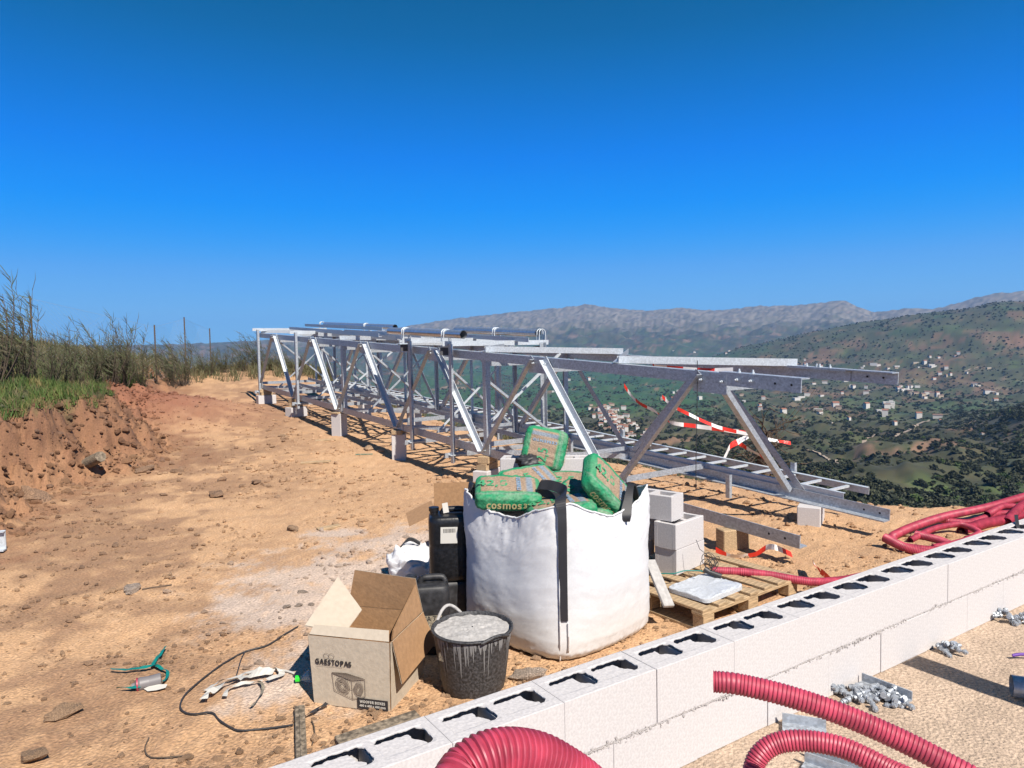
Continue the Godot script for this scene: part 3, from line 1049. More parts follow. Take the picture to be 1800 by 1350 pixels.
func bank_plants() -> void:
	var kinds := []
	for k in 5:
		kinds.append(broom_mesh(60 + k, [30, 36, 24, 32, 26][k], [0.8, 0.5, 1.0, 0.3, 0.7][k]))
	var spots := [
		[-25, 640, 455, 10.2, 0, "tall wind-bent broom bush at the top of the grassy bank"], [30, 640, 492, 10.9, 4, "leaning broom bush beside the tallest one on the bank"],
		[75, 640, 566, 12.2, 1, "low bare broom bush on the bank top"], [112, 640, 566, 13.0, 3, "upright dry broom between two lower bushes"],
		[150, 645, 580, 13.6, 1, "short twiggy broom in front of the fence"], [186, 650, 538, 14.0, 0, "dark broom bush with the tallest plume before the fence"],
		[212, 650, 552, 14.4, 3, "dense broom clump leaning on the fence line"], [240, 652, 590, 15.0, 4, "low broom clump at the foot of the fence"],
		[300, 656, 586, 17.0, 2, "wind-swept broom beside the fence post"], [322, 660, 580, 17.6, 4, "broom bending over the second fence post"],
		[365, 668, 602, 19.0, 1, "low brown broom on the crest"], [395, 670, 606, 19.6, 3, "brown twiggy broom on the crest in front of blue hills"],
		[428, 672, 600, 20.0, 4, "broom on the crest left of the tower's end"], [452, 676, 572, 20.2, 2, "tall broom reaching above the tower's end post"],
		[487, 688, 600, 20.6, 0, "broom seen through the last bay of the tower"], [520, 690, 612, 20.4, 1, "broom behind the end of the tower"], [575, 694, 622, 20.0, 3, "low broom behind the tower's middle"],
	]
	for q in spots:
		var p := pd(q[0], q[1], q[3])
		p.y = ground_h(p.x, -p.z) - 0.05
		var top := pd(q[0], q[2], q[3])
		var h := maxf(0.6, top.y - p.y)
		var o := thing("broom_bush", q[5], "bush", p, "broom bushes along the bank and crest")
		o.rotation.y = rng.randf_range(-0.5, 0.5)
		var wid := clampf(h * 0.95, 0.9, 1.7)
		o.scale = Vector3(wid, h * 1.02, wid)
		mk("stems", kinds[q[4]][0], M.twig, o)
		mk("foliage", kinds[q[4]][1], M.plant, o)
	# grass and dry weeds: nobody could count the blades
	var tg := tuft_mesh(3, 16, 0.03)
	var xg := []
	var cg := []
	var xd := []
	var cd := []
	for i in 26000:
		var x := rng.randf_range(-16.0, -4.6)
		var d := rng.randf_range(6.0, 22.0)
		if absf(x) > d * 0.95 + 1.0:
			continue
		var xb := -5.35 + 0.25 * sin(d * 1.3)
		if d > 9.7:
			xb -= (d - 9.7) * 0.40
		xb += n1.get_noise_2d(x * 0.9 + 7.0, d * 0.9) * 0.55
		var k := xb - x
		if k < 0.75:
			continue
		var lush := n1.get_noise_2d(x * 0.6, d * 0.6 + 4.0) + smooth(4.5, 1.2, k) * 0.9 - smooth(11.0, 14.0, d) * 0.5 - 0.25
		var b := Basis(Vector3.UP, rng.randf() * TAU)
		var y := ground_h(x, d) - 0.01
		if lush + rng.randfn() * 0.45 > 0.12:
			var s := rng.randf_range(0.10, 0.24)
			xg.append(Transform3D(b.scaled(Vector3(s, s * rng.randf_range(0.7, 1.3), s)), V(x, y, d)))
			var t := rng.randf()
			var dry := rng.randf() < 0.28
			cg.append(Color(lerpf(0.12, 0.20, t), lerpf(0.115, 0.16, t), lerpf(0.04, 0.06, t)) if dry else Color(lerpf(0.04, 0.10, t), lerpf(0.088, 0.140, t), lerpf(0.014, 0.028, t)))
		elif rng.randf() < 0.62 and k > 0.8:
			var s := rng.randf_range(0.10, 0.20) + 0.22 * pow(rng.randf(), 3.0)
			xd.append(Transform3D(b.scaled(Vector3(s * 0.8, s, s * 0.8)), V(x, y, d)))
			var t := rng.randf()
			cd.append(Color(lerpf(0.05, 0.17, t), lerpf(0.062, 0.13, t), lerpf(0.026, 0.066, t)))
	# scrub along the crest behind the tower and over the platform's edge
	for i in 6000:
		var s := rng.randf_range(-1.0, 24.0)
		var w := rng.randf_range(2.3, 7.0)
		if rng.randf() < 0.4:
			s = rng.randf_range(16.4, 24.0)
			w = rng.randf_range(-9.0, 6.0)
		var x := -0.58 * (s + 3.028) + 0.814 * (w + 4.784)
		var d := 0.812 * (s + 3.028) + 0.581 * (w + 4.784)
		if s < 16.0 and w < 2.9 + 1.7 * smooth(1.2, -0.9, s) + rng.randf() * 0.8:
			continue
		var sc := rng.randf_range(0.2, 0.5)
		var t := rng.randf()
		xd.append(Transform3D(Basis(Vector3.UP, rng.randf() * TAU).scaled(Vector3(sc, sc, sc)), V(x, ground_h(x, d) - 0.02, d)))
		cd.append(Color(lerpf(0.07, 0.17, t), lerpf(0.085, 0.13, t), lerpf(0.035, 0.065, t)))
	scatter("green_grass", tg, M.plant, xg, cg, "fresh green grass on top of the cut bank", "grass")
	scatter("dry_weeds", tuft_mesh(9, 14, 0.02), M.plant, xd, cd, "dry brown weeds and scrub on the bank and platform edge", "weeds")
	# wire fence along the crest of the bank
	var fp := [pd(-300, 655, 12.5), pd(60, 655, 15.4), pd(275, 655, 17.2), pd(328, 662, 19.4), pd(372, 668, 21.8)]
	for i in fp.size():
		fp[i].y = ground_h(fp[i].x, -fp[i].z)
	var fence := thing("wire_fence", "grey wire mesh fence on slim posts along the bank's crest", "fence", fp[2])
	for p in fp:
		var m := MB.new()
		m.org = fp[2]
		m.tube([p, p + Vector3(0, 1.5, 0)], 0.018, 8)
		mk("post", m.mesh(), M.twig, fence)
	var m := MB.new()
	m.org = fp[2]
	for i in fp.size() - 1:
		for h in [0.15, 0.8, 1.45]:
			m.tube([fp[i] + Vector3(0, h, 0), fp[i + 1] + Vector3(0, h, 0)], 0.0022, 3, false)
		var n := int(fp[i].distance_to(fp[i + 1]) / 0.11)
		for k in n:
			var a: Vector3 = fp[i].lerp(fp[i + 1], float(k) / n)
			for sg in [-1, 1]:
				var b: Vector3 = fp[i].lerp(fp[i + 1], clampf(float(k + sg * 13) / n, 0.0, 1.0))
				var hh: float = 1.3 * absf(b.distance_to(a)) / maxf(0.01, fp[i].distance_to(fp[i + 1]) * 13.0 / n)
				m.tube([a + Vector3(0, 0.15, 0), b + Vector3(0, 0.15 + hh, 0)], 0.0011, 3, false)
	var wm := mk("wire_mesh", m.mesh(), M.steel, fence)
	wm.set_meta("kind", "stuff")
	# stump and roots in the cut bank
	var sp := pd(166, 722, 9.3)
	sp.y = ground_h(sp.x, -sp.z) + 0.02
	var st := MB.new()
	st.org = sp
	st.tube([sp + Vector3(-0.28, -0.1, 0.0), sp + Vector3(-0.05, 0.02, 0.1), sp + Vector3(0.2, 0.12, 0.25)], [0.09, 0.075, 0.07], 9)
	var stump := mk("tree_stump", st.mesh(), M.wood_grey, self)
	stump.position = sp
	tag(stump, "cut grey tree stump sticking out of the red bank", "stump")


# ---------------------------------------------------------------- block wall
func hollow_top(sd: int, open: float) -> ArrayMesh:
	var g := RandomNumberGenerator.new()
	g.seed = sd
	var m := MB.new()
	var lx := LEN - 0.0015
	var lz := 0.203
	var h := 0.210
	var nx := 88
	var nz := 40
	var ph := g.randf() * 40.0
	# above zero where there is concrete, below where the thin web is broken out
	var solid := func(x: float, z: float) -> float:
		var out := 1.0
		for c in [0.118, 0.318]:
			var e := nr.get_noise_2d(x * 24.0 + ph, z * 24.0) * 0.006 + nr.get_noise_2d(x * 90.0, z * 90.0 + ph) * 0.0022
			var dx: float = x - c
			var outline: float = maxf(maxf(absf(dx) - 0.086, absf(z - 0.100) - 0.056), (absf(dx) + absf(z - 0.100) * 1.1 - 0.128) * 0.7) + e * 0.5
			var far_gap: float = z - (0.044 + 0.024 + 0.016 * open) + e
			var right_gap: float = (0.086 - (0.050 + 0.085 * open) * (1.0 - 0.5 * smooth(0.10, 0.15, z))) - dx + e * 1.3
			out = minf(out, maxf(outline, minf(far_gap, right_gap)))
		return out
	var pt := func(x: float, z: float) -> Vector3:
		var y := h
		if x > 0.001 and x < lx - 0.001 and z > 0.001 and z < lz - 0.001:
			y += n2.get_noise_2d(x * 40.0 + ph, z * 40.0) * 0.0012
			for c in [0.118, 0.318]:
				y -= 0.004 * smooth(0.004, -0.004, maxf(absf(x - c) - 0.086, absf(z - 0.100) - 0.056))
		else:
			y -= 0.002
		return Vector3(x, y, z - lz)
	var val := PackedFloat32Array()
	for i in nx + 1:
		for j in nz + 1:
			val.append(solid.call(i * lx / nx, j * lz / nz))
	for i in nx:
		for j in nz:
			var cs := [[i, j], [i, j + 1], [i + 1, j + 1], [i + 1, j]]
			var poly := []
			var cut := []
			for q in 4:
				var a: Array = cs[q]
				var b: Array = cs[(q + 1) % 4]
				var fa := val[a[0] * (nz + 1) + a[1]]
				var fb := val[b[0] * (nz + 1) + b[1]]
				if fa > 0.0:
					poly.append(pt.call(a[0] * lx / nx, a[1] * lz / nz))
				if (fa > 0.0) != (fb > 0.0):
					var t := fa / (fa - fb)
					var p: Vector3 = pt.call(lerpf(a[0], b[0], t) * lx / nx, lerpf(a[1], b[1], t) * lz / nz)
					poly.append(p)
					cut.append(p)
			for q in range(1, poly.size() - 1):
				m.tri(poly[0], poly[q], poly[q + 1])
			if cut.size() == 2:
				m.quad(cut[0], cut[1], cut[1] - Vector3(0, 0.004, 0), cut[0] - Vector3(0, 0.004, 0))
	var ch := 0.208
	var ct := Vector3(lx / 2, h / 2, -lz / 2)
	m.face([Vector3(0, 0, 0), Vector3(lx, 0, 0), Vector3(lx, ch, 0), Vector3(0, ch, 0)], ct)
	m.face([Vector3(0, 0, -lz), Vector3(lx, 0, -lz), Vector3(lx, ch, -lz), Vector3(0, ch, -lz)], ct)
	m.face([Vector3(0, 0, 0), Vector3(0, 0, -lz), Vector3(0, ch, -lz), Vector3(0, ch, 0)], ct)
	m.face([Vector3(lx, 0, 0), Vector3(lx, 0, -lz), Vector3(lx, ch, -lz), Vector3(lx, ch, 0)], ct)
	m.box(Transform3D(Basis(), Vector3(lx / 2, 0.1, -lz / 2)), Vector3(0.03, 0.19, lz - 0.01), 0.0)
	return m.mesh()

func block_wall() -> void:
	var wall := thing("block_wall", "low wall of two courses of pale hollow concrete blocks", "wall", V(0.5326, 0.033, 2.648))
	wall.rotation.y = PI / 2 - 0.9951
	var tops := []
	for k in 7:
		tops.append(hollow_top(100 + k, [0.05, 0.12, 0.22, 0.5, 0.75, 1.0, 1.0][k]))
	# lower course: hollow all the way through, so the cells run down to the footing
	var pm := MB.new()
	for z in [-0.1015, 0.1015]:
		pm.box(Transform3D(Basis(), Vector3(0, 0, z * 0.88)), Vector3(LEN - 0.0015, 0.212, 0.0243), 0.002)
	for x in [-0.2075, 0.0, 0.2075]:
		pm.box(Transform3D(Basis(), Vector3(x, -0.001, 0)), Vector3(0.022, 0.208, 0.158), 0.0)
	var plain := pm.mesh()
	for k in range(-7, 13):
		var vi := clampi(int((k + 4) * 0.75), 0, 6)
		var t := mk("block", tops[vi], M.block, wall)
		t.position = Vector3(k * LEN + rng.randf_range(-0.001, 0.001), 0.2185, rng.randf_range(-0.0015, 0.001))
		t.rotation.y = rng.randf_range(-0.004, 0.004)
		var b := mk("block", plain, M.block, wall)
		b.position = Vector3((k + 1.0) * LEN + rng.randf_range(-0.001, 0.001), 0.104, -0.1015 + rng.randf_range(-0.004, 0.002))
		b.rotation.y = rng.randf_range(-0.004, 0.004)
	# crumbs of mortar squeezed out of the bed joint
	var m := MB.new()
	var g := RandomNumberGenerator.new()
	g.seed = 77
	for i in 2200:
		var x := g.randf_range(-7.0 * LEN, 13.0 * LEN)
		var s := g.randf_range(0.003, 0.008)
		var y := 0.212 + g.randfn() * 0.006
		if n2.get_noise_2d(x * 3.0, 2.0) < -0.15 and g.randf() < 0.75:
			continue
		var t := Transform3D(Basis.from_euler(Vector3(g.randfn() * 0.2, g.randfn() * 0.2, g.randf() * 3)).scaled_local(Vector3(1.6, 1.2, 0.5)), Vector3(x, y, g.randf_range(-0.001, 0.001)))
		m.box(t, Vector3(s, s * 0.8, s), 0.0)
	var mo := mk("mortar_crumbs", m.mesh(), M.mortar, wall)
	mo.set_meta("kind", "stuff")
	for z in [-0.0125, -0.1905]:
		var bed := mk("mortar_bed", box_mesh(Vector3(20.0 * LEN, 0.0075, 0.0257), 0.0), M.mortar, wall)
		bed.position = Vector3(3.0 * LEN, 0.2143, z)


# ---------------------------------------------------------------- the lying lattice tower
func tp(s: float, w: float, h: float) -> Vector3:
	return TO + TA * s + TB * w + Vector3(0, h, 0)

func tower() -> void:
	var W := 1.34
	var H := 1.27
	var L := 13.7
	var up := Vector3.UP
	var tw := thing("lattice_tower", "long galvanised steel lattice tower lying on blocks across the platform", "tower", TO)
	var bar := func(called: String, p0: Vector3, p1: Vector3, da: Vector3, db: Vector3, la: float, lb: float, th: float, material: String, parent: Node3D) -> void:
		var m := MB.new()
		m.org = TO
		var t := (p1 - p0).normalized()
		var a := (da - t * da.dot(t)).normalized()
		var b := (db - t * db.dot(t) - a * db.dot(a)).normalized()
		m.angle(p0, p1, a, b, la, lb, th)
		mk(called, m.mesh(), M[material], parent)
	# four legs, with splice angles at the near end
	bar.call("leg", tp(0, 0, 0), tp(L, 0, 0), up, TB, 0.10, 0.10, 0.010, "steel", tw)
	bar.call("leg", tp(0.28, 0, H), tp(L, 0, H), -up, TB, 0.10, 0.10, 0.010, "steel", tw)
	bar.call("leg", tp(0, W, 0), tp(L, W, 0), up, -TB, 0.10, 0.10, 0.010, "steel", tw)
	bar.call("leg", tp(0.35, W, H), tp(L, W, H), -up, -TB, 0.10, 0.10, 0.010, "steel", tw)
	bar.call("splice_angle", tp(-0.02, -0.011, H + 0.011), tp(0.72, -0.011, H + 0.011), -up, TB, 0.11, 0.11, 0.010, "steel", tw)
	bar.call("splice_angle", tp(-0.06, W + 0.011, H + 0.011), tp(0.95, W + 0.011, H + 0.011), -up, -TB, 0.11, 0.11, 0.010, "steel", tw)
	var bolt := MB.new()
	bolt.tube([Vector3.ZERO, Vector3(0, 0, 0.014)], 0.014, 6)
	bolt.tube([Vector3(0, 0, 0.014), Vector3(0, 0, 0.03)], 0.008, 6)
	var bolt_m := bolt.mesh()
	var hole := MB.new()
	hole.tube([Vector3.ZERO, Vector3(0, 0, 0.0015)], 0.010, 8)  # thin dark disc; the shade of an open hole is put into its colour
	var hole_m := hole.mesh()
	var face_out := Basis(TA, up, TA.cross(up)).orthonormalized()   # z looks out of the near side
	if face_out.z.dot(-TB) < 0:
		face_out = Basis(-TA, up, (-TA).cross(up)).orthonormalized()
	var stud := func(called: String, m: Mesh, p: Vector3, b: Basis, material: String) -> void:
		var o := mk(called, m, M[material], tw)
		o.transform = Transform3D(b, p - TO)
	for s in [0.42, 0.55]:
		stud.call("bolt", bolt_m, tp(s, -0.011, H - 0.045), face_out, "steel_bright")
		stud.call("bolt", bolt_m, tp(s + 0.02, 0.05, H + 0.011), Basis(TA, -TB, up), "steel_bright")
		stud.call("bolt", bolt_m, tp(s + 0.1, W - 0.05, H + 0.011), Basis(TA, -TB, up), "steel_bright")
		stud.call("bolt", bolt_m, tp(s + 0.2, W - 0.05, H + 0.011), Basis(TA, -TB, up), "steel_bright")
	for s in [0.06, 0.20]:
		stud.call("bolt_hole_disc", hole_m, tp(s, -0.0115, H - 0.045), face_out, "ink")
		stud.call("bolt_hole_disc", hole_m, tp(s, W - 0.0105, H - 0.045), face_out, "ink")
		stud.call("bolt_hole_disc", hole_m, tp(s + 0.02, W - 0.0105, 0.05), face_out, "ink")
		stud.call("bolt_hole_disc", hole_m, tp(s + 0.06, -0.0005, 0.05), face_out, "ink")
	# lacing of the four faces
	var nb := [0.8, 3.12, 5.44, 7.76, 10.08, 12.4]
	for i in nb.size():
		var st: float = nb[i]
		var sb := st + 1.16
		var sp := st - 1.16
		# near side: braces stand off the legs
		if sb < L:
			bar.call("brace", tp(st + 0.10, -0.012, H - 0.03), tp(sb - 0.03, -0.012, 0.04), TA, -TB, 0.075, 0.06, 0.007, "steel", tw)
		if sp > 0:
			bar.call("brace", tp(st - 0.06, -0.012, H - 0.03), tp(sp + 0.05, -0.012, 0.04), -TA, -TB, 0.075, 0.06, 0.007, "steel_bright", tw)  # brace facing the sun: lighter steel copy carries the sunlight in its colour
		# far side, opposite phase
		if sb < L:
			bar.call("brace", tp(sb, W + 0.004, H - 0.04), tp(st + 0.05, W + 0.004, 0.06), -TA, TB, 0.065, 0.05, 0.006, "steel", tw)
		if sp > 0:
			bar.call("brace", tp(sp, W + 0.004, H - 0.04), tp(st - 0.05, W + 0.004, 0.06), TA, TB, 0.065, 0.05, 0.006, "steel", tw)
		# upper side
		if sb < L:
			bar.call("brace", tp(sb, 0.03, H + 0.004), tp(st + 0.06, W - 0.03, H + 0.004), TA, up, 0.07, 0.07, 0.006, "steel_bright", tw)
		if sp > 0:
			bar.call("brace", tp(sp - 0.03, 0.03, H + 0.012), tp(st - 0.03, W - 0.03, H + 0.012), TA, up, 0.06, 0.06, 0.006, "steel", tw)
		# lower side
		if sb < L:
			if i > 0:
				bar.call("brace", tp(sb, 0.03, 0.012), tp(st, W - 0.03, 0.012), TA, up, 0.06, 0.06, 0.006, "steel", tw)
			bar.call("strut", tp(sb, 0.02, 0.10), tp(sb, W - 0.02, 0.10), TA, up, 0.06, 0.06, 0.006, "steel", tw)
		# gusset plates and their bolts
		var gp := MB.new()
		gp.org = TO
		var c := tp(st + 0.02, -0.008, H - 0.09)
		gp.box(Transform3D(face_out, c), Vector3(0.34, 0.17, 0.008), 0.0)
		mk("gusset_plate", gp.mesh(), M.steel, tw)
		for s in [-0.11, 0.10]:
			stud.call("bolt", bolt_m, tp(st + s, -0.02, H - 0.07), face_out, "steel_bright")
		if sb < L:
			var gb := MB.new()
			gb.org = TO
			gb.box(Transform3D(face_out, tp(sb, -0.008, 0.08)), Vector3(0.26, 0.14, 0.008), 0.0)
			mk("gusset_plate", gb.mesh(), M.steel_bright, tw)
			stud.call("bolt", bolt_m, tp(sb - 0.05, -0.02, 0.07), face_out, "steel_bright")
	# uprights and cross bracing of the sections
	for s in [4.24, 8.75]:
		bar.call("strut", tp(s, 0.012, 0.02), tp(s, 0.012, H - 0.02), TA, TB, 0.07, 0.07, 0.006, "steel", tw)
		bar.call("strut", tp(s, W - 0.012, 0.02), tp(s, W - 0.012, H - 0.02), TA, -TB, 0.07, 0.07, 0.006, "steel", tw)
		bar.call("strut", tp(s, 0.02, H - 0.11), tp(s, W - 0.02, H - 0.11), TA, -up, 0.06, 0.06, 0.006, "steel", tw)
		bar.call("brace", tp(s + 0.03, 0.05, 0.35), tp(s + 0.03, W - 0.1, H - 0.05), TA, up, 0.07, 0.03, 0.006, "steel_bright", tw)
		bar.call("brace", tp(s + 0.05, 0.05, H - 0.35), tp(s + 0.05, W - 0.1, 0.05), TA, up, 0.05, 0.03, 0.006, "steel", tw)
	bar.call("brace", tp(0.78, 0.06, H - 0.08), tp(0.92, W - 0.05, 0.06), TA, TB, 0.06, 0.05, 0.006, "steel", tw)
	# section frames: far uprights, cross ties and crossed rods at every panel
	for i in nb.size():
		var s: float = nb[i]
		if i > 1:
			bar.call("strut", tp(s, W - 0.015, 0.02), tp(s, W - 0.015, H - 0.02), -TA, -TB, 0.05, 0.05, 0.005, "steel", tw)
		bar.call("strut", tp(s + 0.03, 0.02, H - 0.12), tp(s + 0.03, W - 0.02, H - 0.12), TA, -up, 0.05, 0.05, 0.005, "steel", tw)
		if i > 0:
			bar.call("strut", tp(s + 0.03, 0.02, 0.11), tp(s + 0.03, W - 0.02, 0.11), TA, up, 0.05, 0.05, 0.005, "steel", tw)
		if i > 1:
			bar.call("brace", tp(s + 0.06, 0.04, 0.10), tp(s + 0.06, W - 0.04, H - 0.12), TA, up, 0.045, 0.03, 0.005, "steel_bright" if i % 2 == 0 else "steel", tw)
			bar.call("brace", tp(s + 0.075, 0.04, H - 0.12), tp(s + 0.075, W - 0.04, 0.10), TA, up, 0.045, 0.03, 0.005, "steel", tw)
		if i > 0 and s + 1.16 < L:
			bar.call("strut", tp(s + 1.16, W - 0.015, 0.02), tp(s + 1.16, W - 0.015, H - 0.02), TA, -TB, 0.05, 0.05, 0.005, "steel", tw)
	for q in [[7.7, 11.0, 0.22, H + 0.085], [7.0, 10.4, 0.62, H + 0.09], [9.8, 13.2, 0.45, H + 0.09], [4.6, 7.9, 0.95, H + 0.10], [8.9, 13.3, 0.85, H + 0.16], [3.4, 6.4, 0.55, 0.14], [6.4, 10.5, 0.8, 0.15], [7.5, 12.5, 0.35, 0.15], [10.0, 13.5, 0.95, 0.16]]:
		bar.call("loose_angle", tp(q[0], q[2], q[3]), tp(q[1], q[2] + 0.12, q[3]), up, TB, 0.06, 0.06, 0.006, "steel" if q[3] < 1.0 else "steel_bright", tw)
	# climbing ladder along the far lower leg
	var lad := part("ladder", tw)
	bar.call("rail", tp(0.42, W + 0.46, 0.15), tp(L - 0.3, W + 0.46, 0.15), -up, -TB, 0.075, 0.05, 0.005, "steel_bright", lad)
	bar.call("rail", tp(0.42, W + 0.012, 0.15), tp(L - 0.3, W + 0.012, 0.15), -up, TB, 0.06, 0.035, 0.004, "steel_bright", lad)
	var rung := MB.new()
	rung.org = TO
	rung.box(Transform3D(Basis(TB, up, TB.cross(up)), tp(0.6, W + 0.235, 0.128)), Vector3(0.42, 0.022, 0.026), 0.0)
	var rung_m := rung.mesh()
	for i in 45:
		var r := mk("rung", rung_m, M.steel_bright, lad)
		r.position = TA * (i * 0.285)
	for s in [1.2, 3.7, 6.2, 8.7]:
		bar.call("bracket", tp(s, W + 0.46, -0.02), tp(s, W + 0.46, 0.24), TA, TB, 0.05, 0.04, 0.005, "steel", lad)
		bar.call("bracket", tp(s + 0.35, W - 0.14, -0.12), tp(s + 0.35, W - 0.14, 0.12), TA, TB, 0.05, 0.04, 0.005, "steel", lad)
	# square mount frames round the tower, carrying pipes
	for s in [4.93, 6.06, 10.9, 13.45]:
		var fr := part("mount_frame", tw)
		var lo := -0.20 if s < 8.0 else -0.16
		var hi := H + 0.08
		bar.call("upright", tp(s, -0.10, lo), tp(s, -0.10, hi), -TA, TB, 0.065, 0.065, 0.006, "steel", fr)
		bar.call("upright", tp(s, W + 0.12, lo), tp(s, W + 0.12, hi), -TA, -TB, 0.065, 0.065, 0.006, "steel", fr)
		bar.call("crossbeam", tp(s + 0.01, -0.18, hi - 0.03), tp(s + 0.01, W + 0.22, hi - 0.03), TA, up, 0.065, 0.065, 0.006, "steel_bright", fr)
		bar.call("crossbeam", tp(s + 0.01, -0.18, lo + 0.07), tp(s + 0.01, W + 0.22, lo + 0.07), TA, up, 0.065, 0.065, 0.006, "steel", fr)
		# bottom stirrup of each near upright
		bar.call("clamp", tp(s - 0.05, -0.13, lo + 0.10), tp(s - 0.05, 0.12, lo + 0.10), TA, up, 0.10, 0.012, 0.010, "steel_bright", fr)
		for w in [-0.10, W + 0.12]:
			if s > 8.0 and w < 0:
				continue
			for k in 2:
				var m := MB.new()
				m.org = TO
				var pts := []
				for a in 9:
					var t := PI * a / 8.0
					pts.append(tp(s + 0.02 + k * 0.055, w, hi + 0.13) + TB * cos(t) * 0.058 + up * (sin(t) * 0.058 - (0.10 if a == 0 or a == 8 else 0.0)))
				m.tube(pts, 0.008, 6)
				mk("clamp", m.mesh(), M.steel_bright, fr)
			bar.call("bracket", tp(s + 0.07, w - 0.08, hi - 0.05), tp(s + 0.07, w + 0.08, hi - 0.05), -up, TA, 0.10, 0.07, 0.010, "steel_dark", fr)
	for q in [[4.55, 6.62, -0.10], [5.05, 7.3, W + 0.12], [9.6, 13.3, W + 0.12]]:
		var m := MB.new()
		m.org = TO
		var a := tp(q[0], q[2], H + 0.21)
		var b := tp(q[1], q[2], H + 0.21)
		m.tube([a, b], 0.052, 20, false)
		m.tube([b, a], 0.047, 20, false)
		mk("mount_pipe", m.mesh(), M.pipe_steel, tw)
	# stacked loose angles lying on the upper side
	bar.call("loose_angle", tp(6.9, 0.25, H + 0.06), tp(9.3, 1.1, H + 0.06), up, TB, 0.06, 0.06, 0.006, "steel_bright", tw)
	bar.call("loose_angle", tp(7.6, 0.5, H + 0.03), tp(10.2, 0.4, H + 0.03), up, TB, 0.07, 0.07, 0.006, "steel_bright", tw)
	# grating panels hung in the sections
	for q in [[5.5, 0.42, 0.42], [8.3, 0.30, 0.55], [9.6, 0.30, 0.5]]:
		var m := MB.new()
		m.org = TO
		var s: float = q[0]
		for k in 9:
			var t := k / 8.0
			m.box(Transform3D(face_out, tp(s + 0.34 * t, W - 0.05, q[1] + q[2] * 0.5)), Vector3(0.006, q[2], 0.006), 0.0)
			m.box(Transform3D(face_out, tp(s + 0.17, W - 0.05, q[1] + q[2] * t)), Vector3(0.34, 0.006, 0.006), 0.0)
		mk("grating", m.mesh(), M.steel_bright, tw)
		bar.call("strut", tp(s + 0.38, W - 0.05, 0.08), tp(s + 0.38, W - 0.05, H - 0.06), TA, TB, 0.05, 0.05, 0.005, "steel", tw)


func cell_block(sz: Vector3) -> ArrayMesh:
	# concrete block with two open cells on its upper side
	var key := "cb%s" % sz
	if cache.has(key):
		return cache[key]
	var m := MB.new()
	var t := 0.032
	var cw := (sz.x - 3 * t) / 2
	var b := 0.004
	m.box(Transform3D(Basis(), Vector3(0, 0, sz.z / 2 - t / 2)), Vector3(sz.x, sz.y, t), b)
	m.box(Transform3D(Basis(), Vector3(0, 0, -sz.z / 2 + t / 2)), Vector3(sz.x, sz.y, t), b)
	for x in [-sz.x / 2 + t / 2 + 0.0005, 0.0, sz.x / 2 - t / 2 - 0.0005]:
		m.box(Transform3D(Basis(), Vector3(x, -0.0015, 0)), Vector3(t, sz.y - 0.003, sz.z - 2 * t + 0.004), 0.0)
	m.box(Transform3D(Basis(), Vector3(0, -sz.y / 2 + 0.014, 0)), Vector3(sz.x - 0.004, 0.02, sz.z - 0.004), 0.0)
	cache[key] = m.mesh()
	return cache[key]

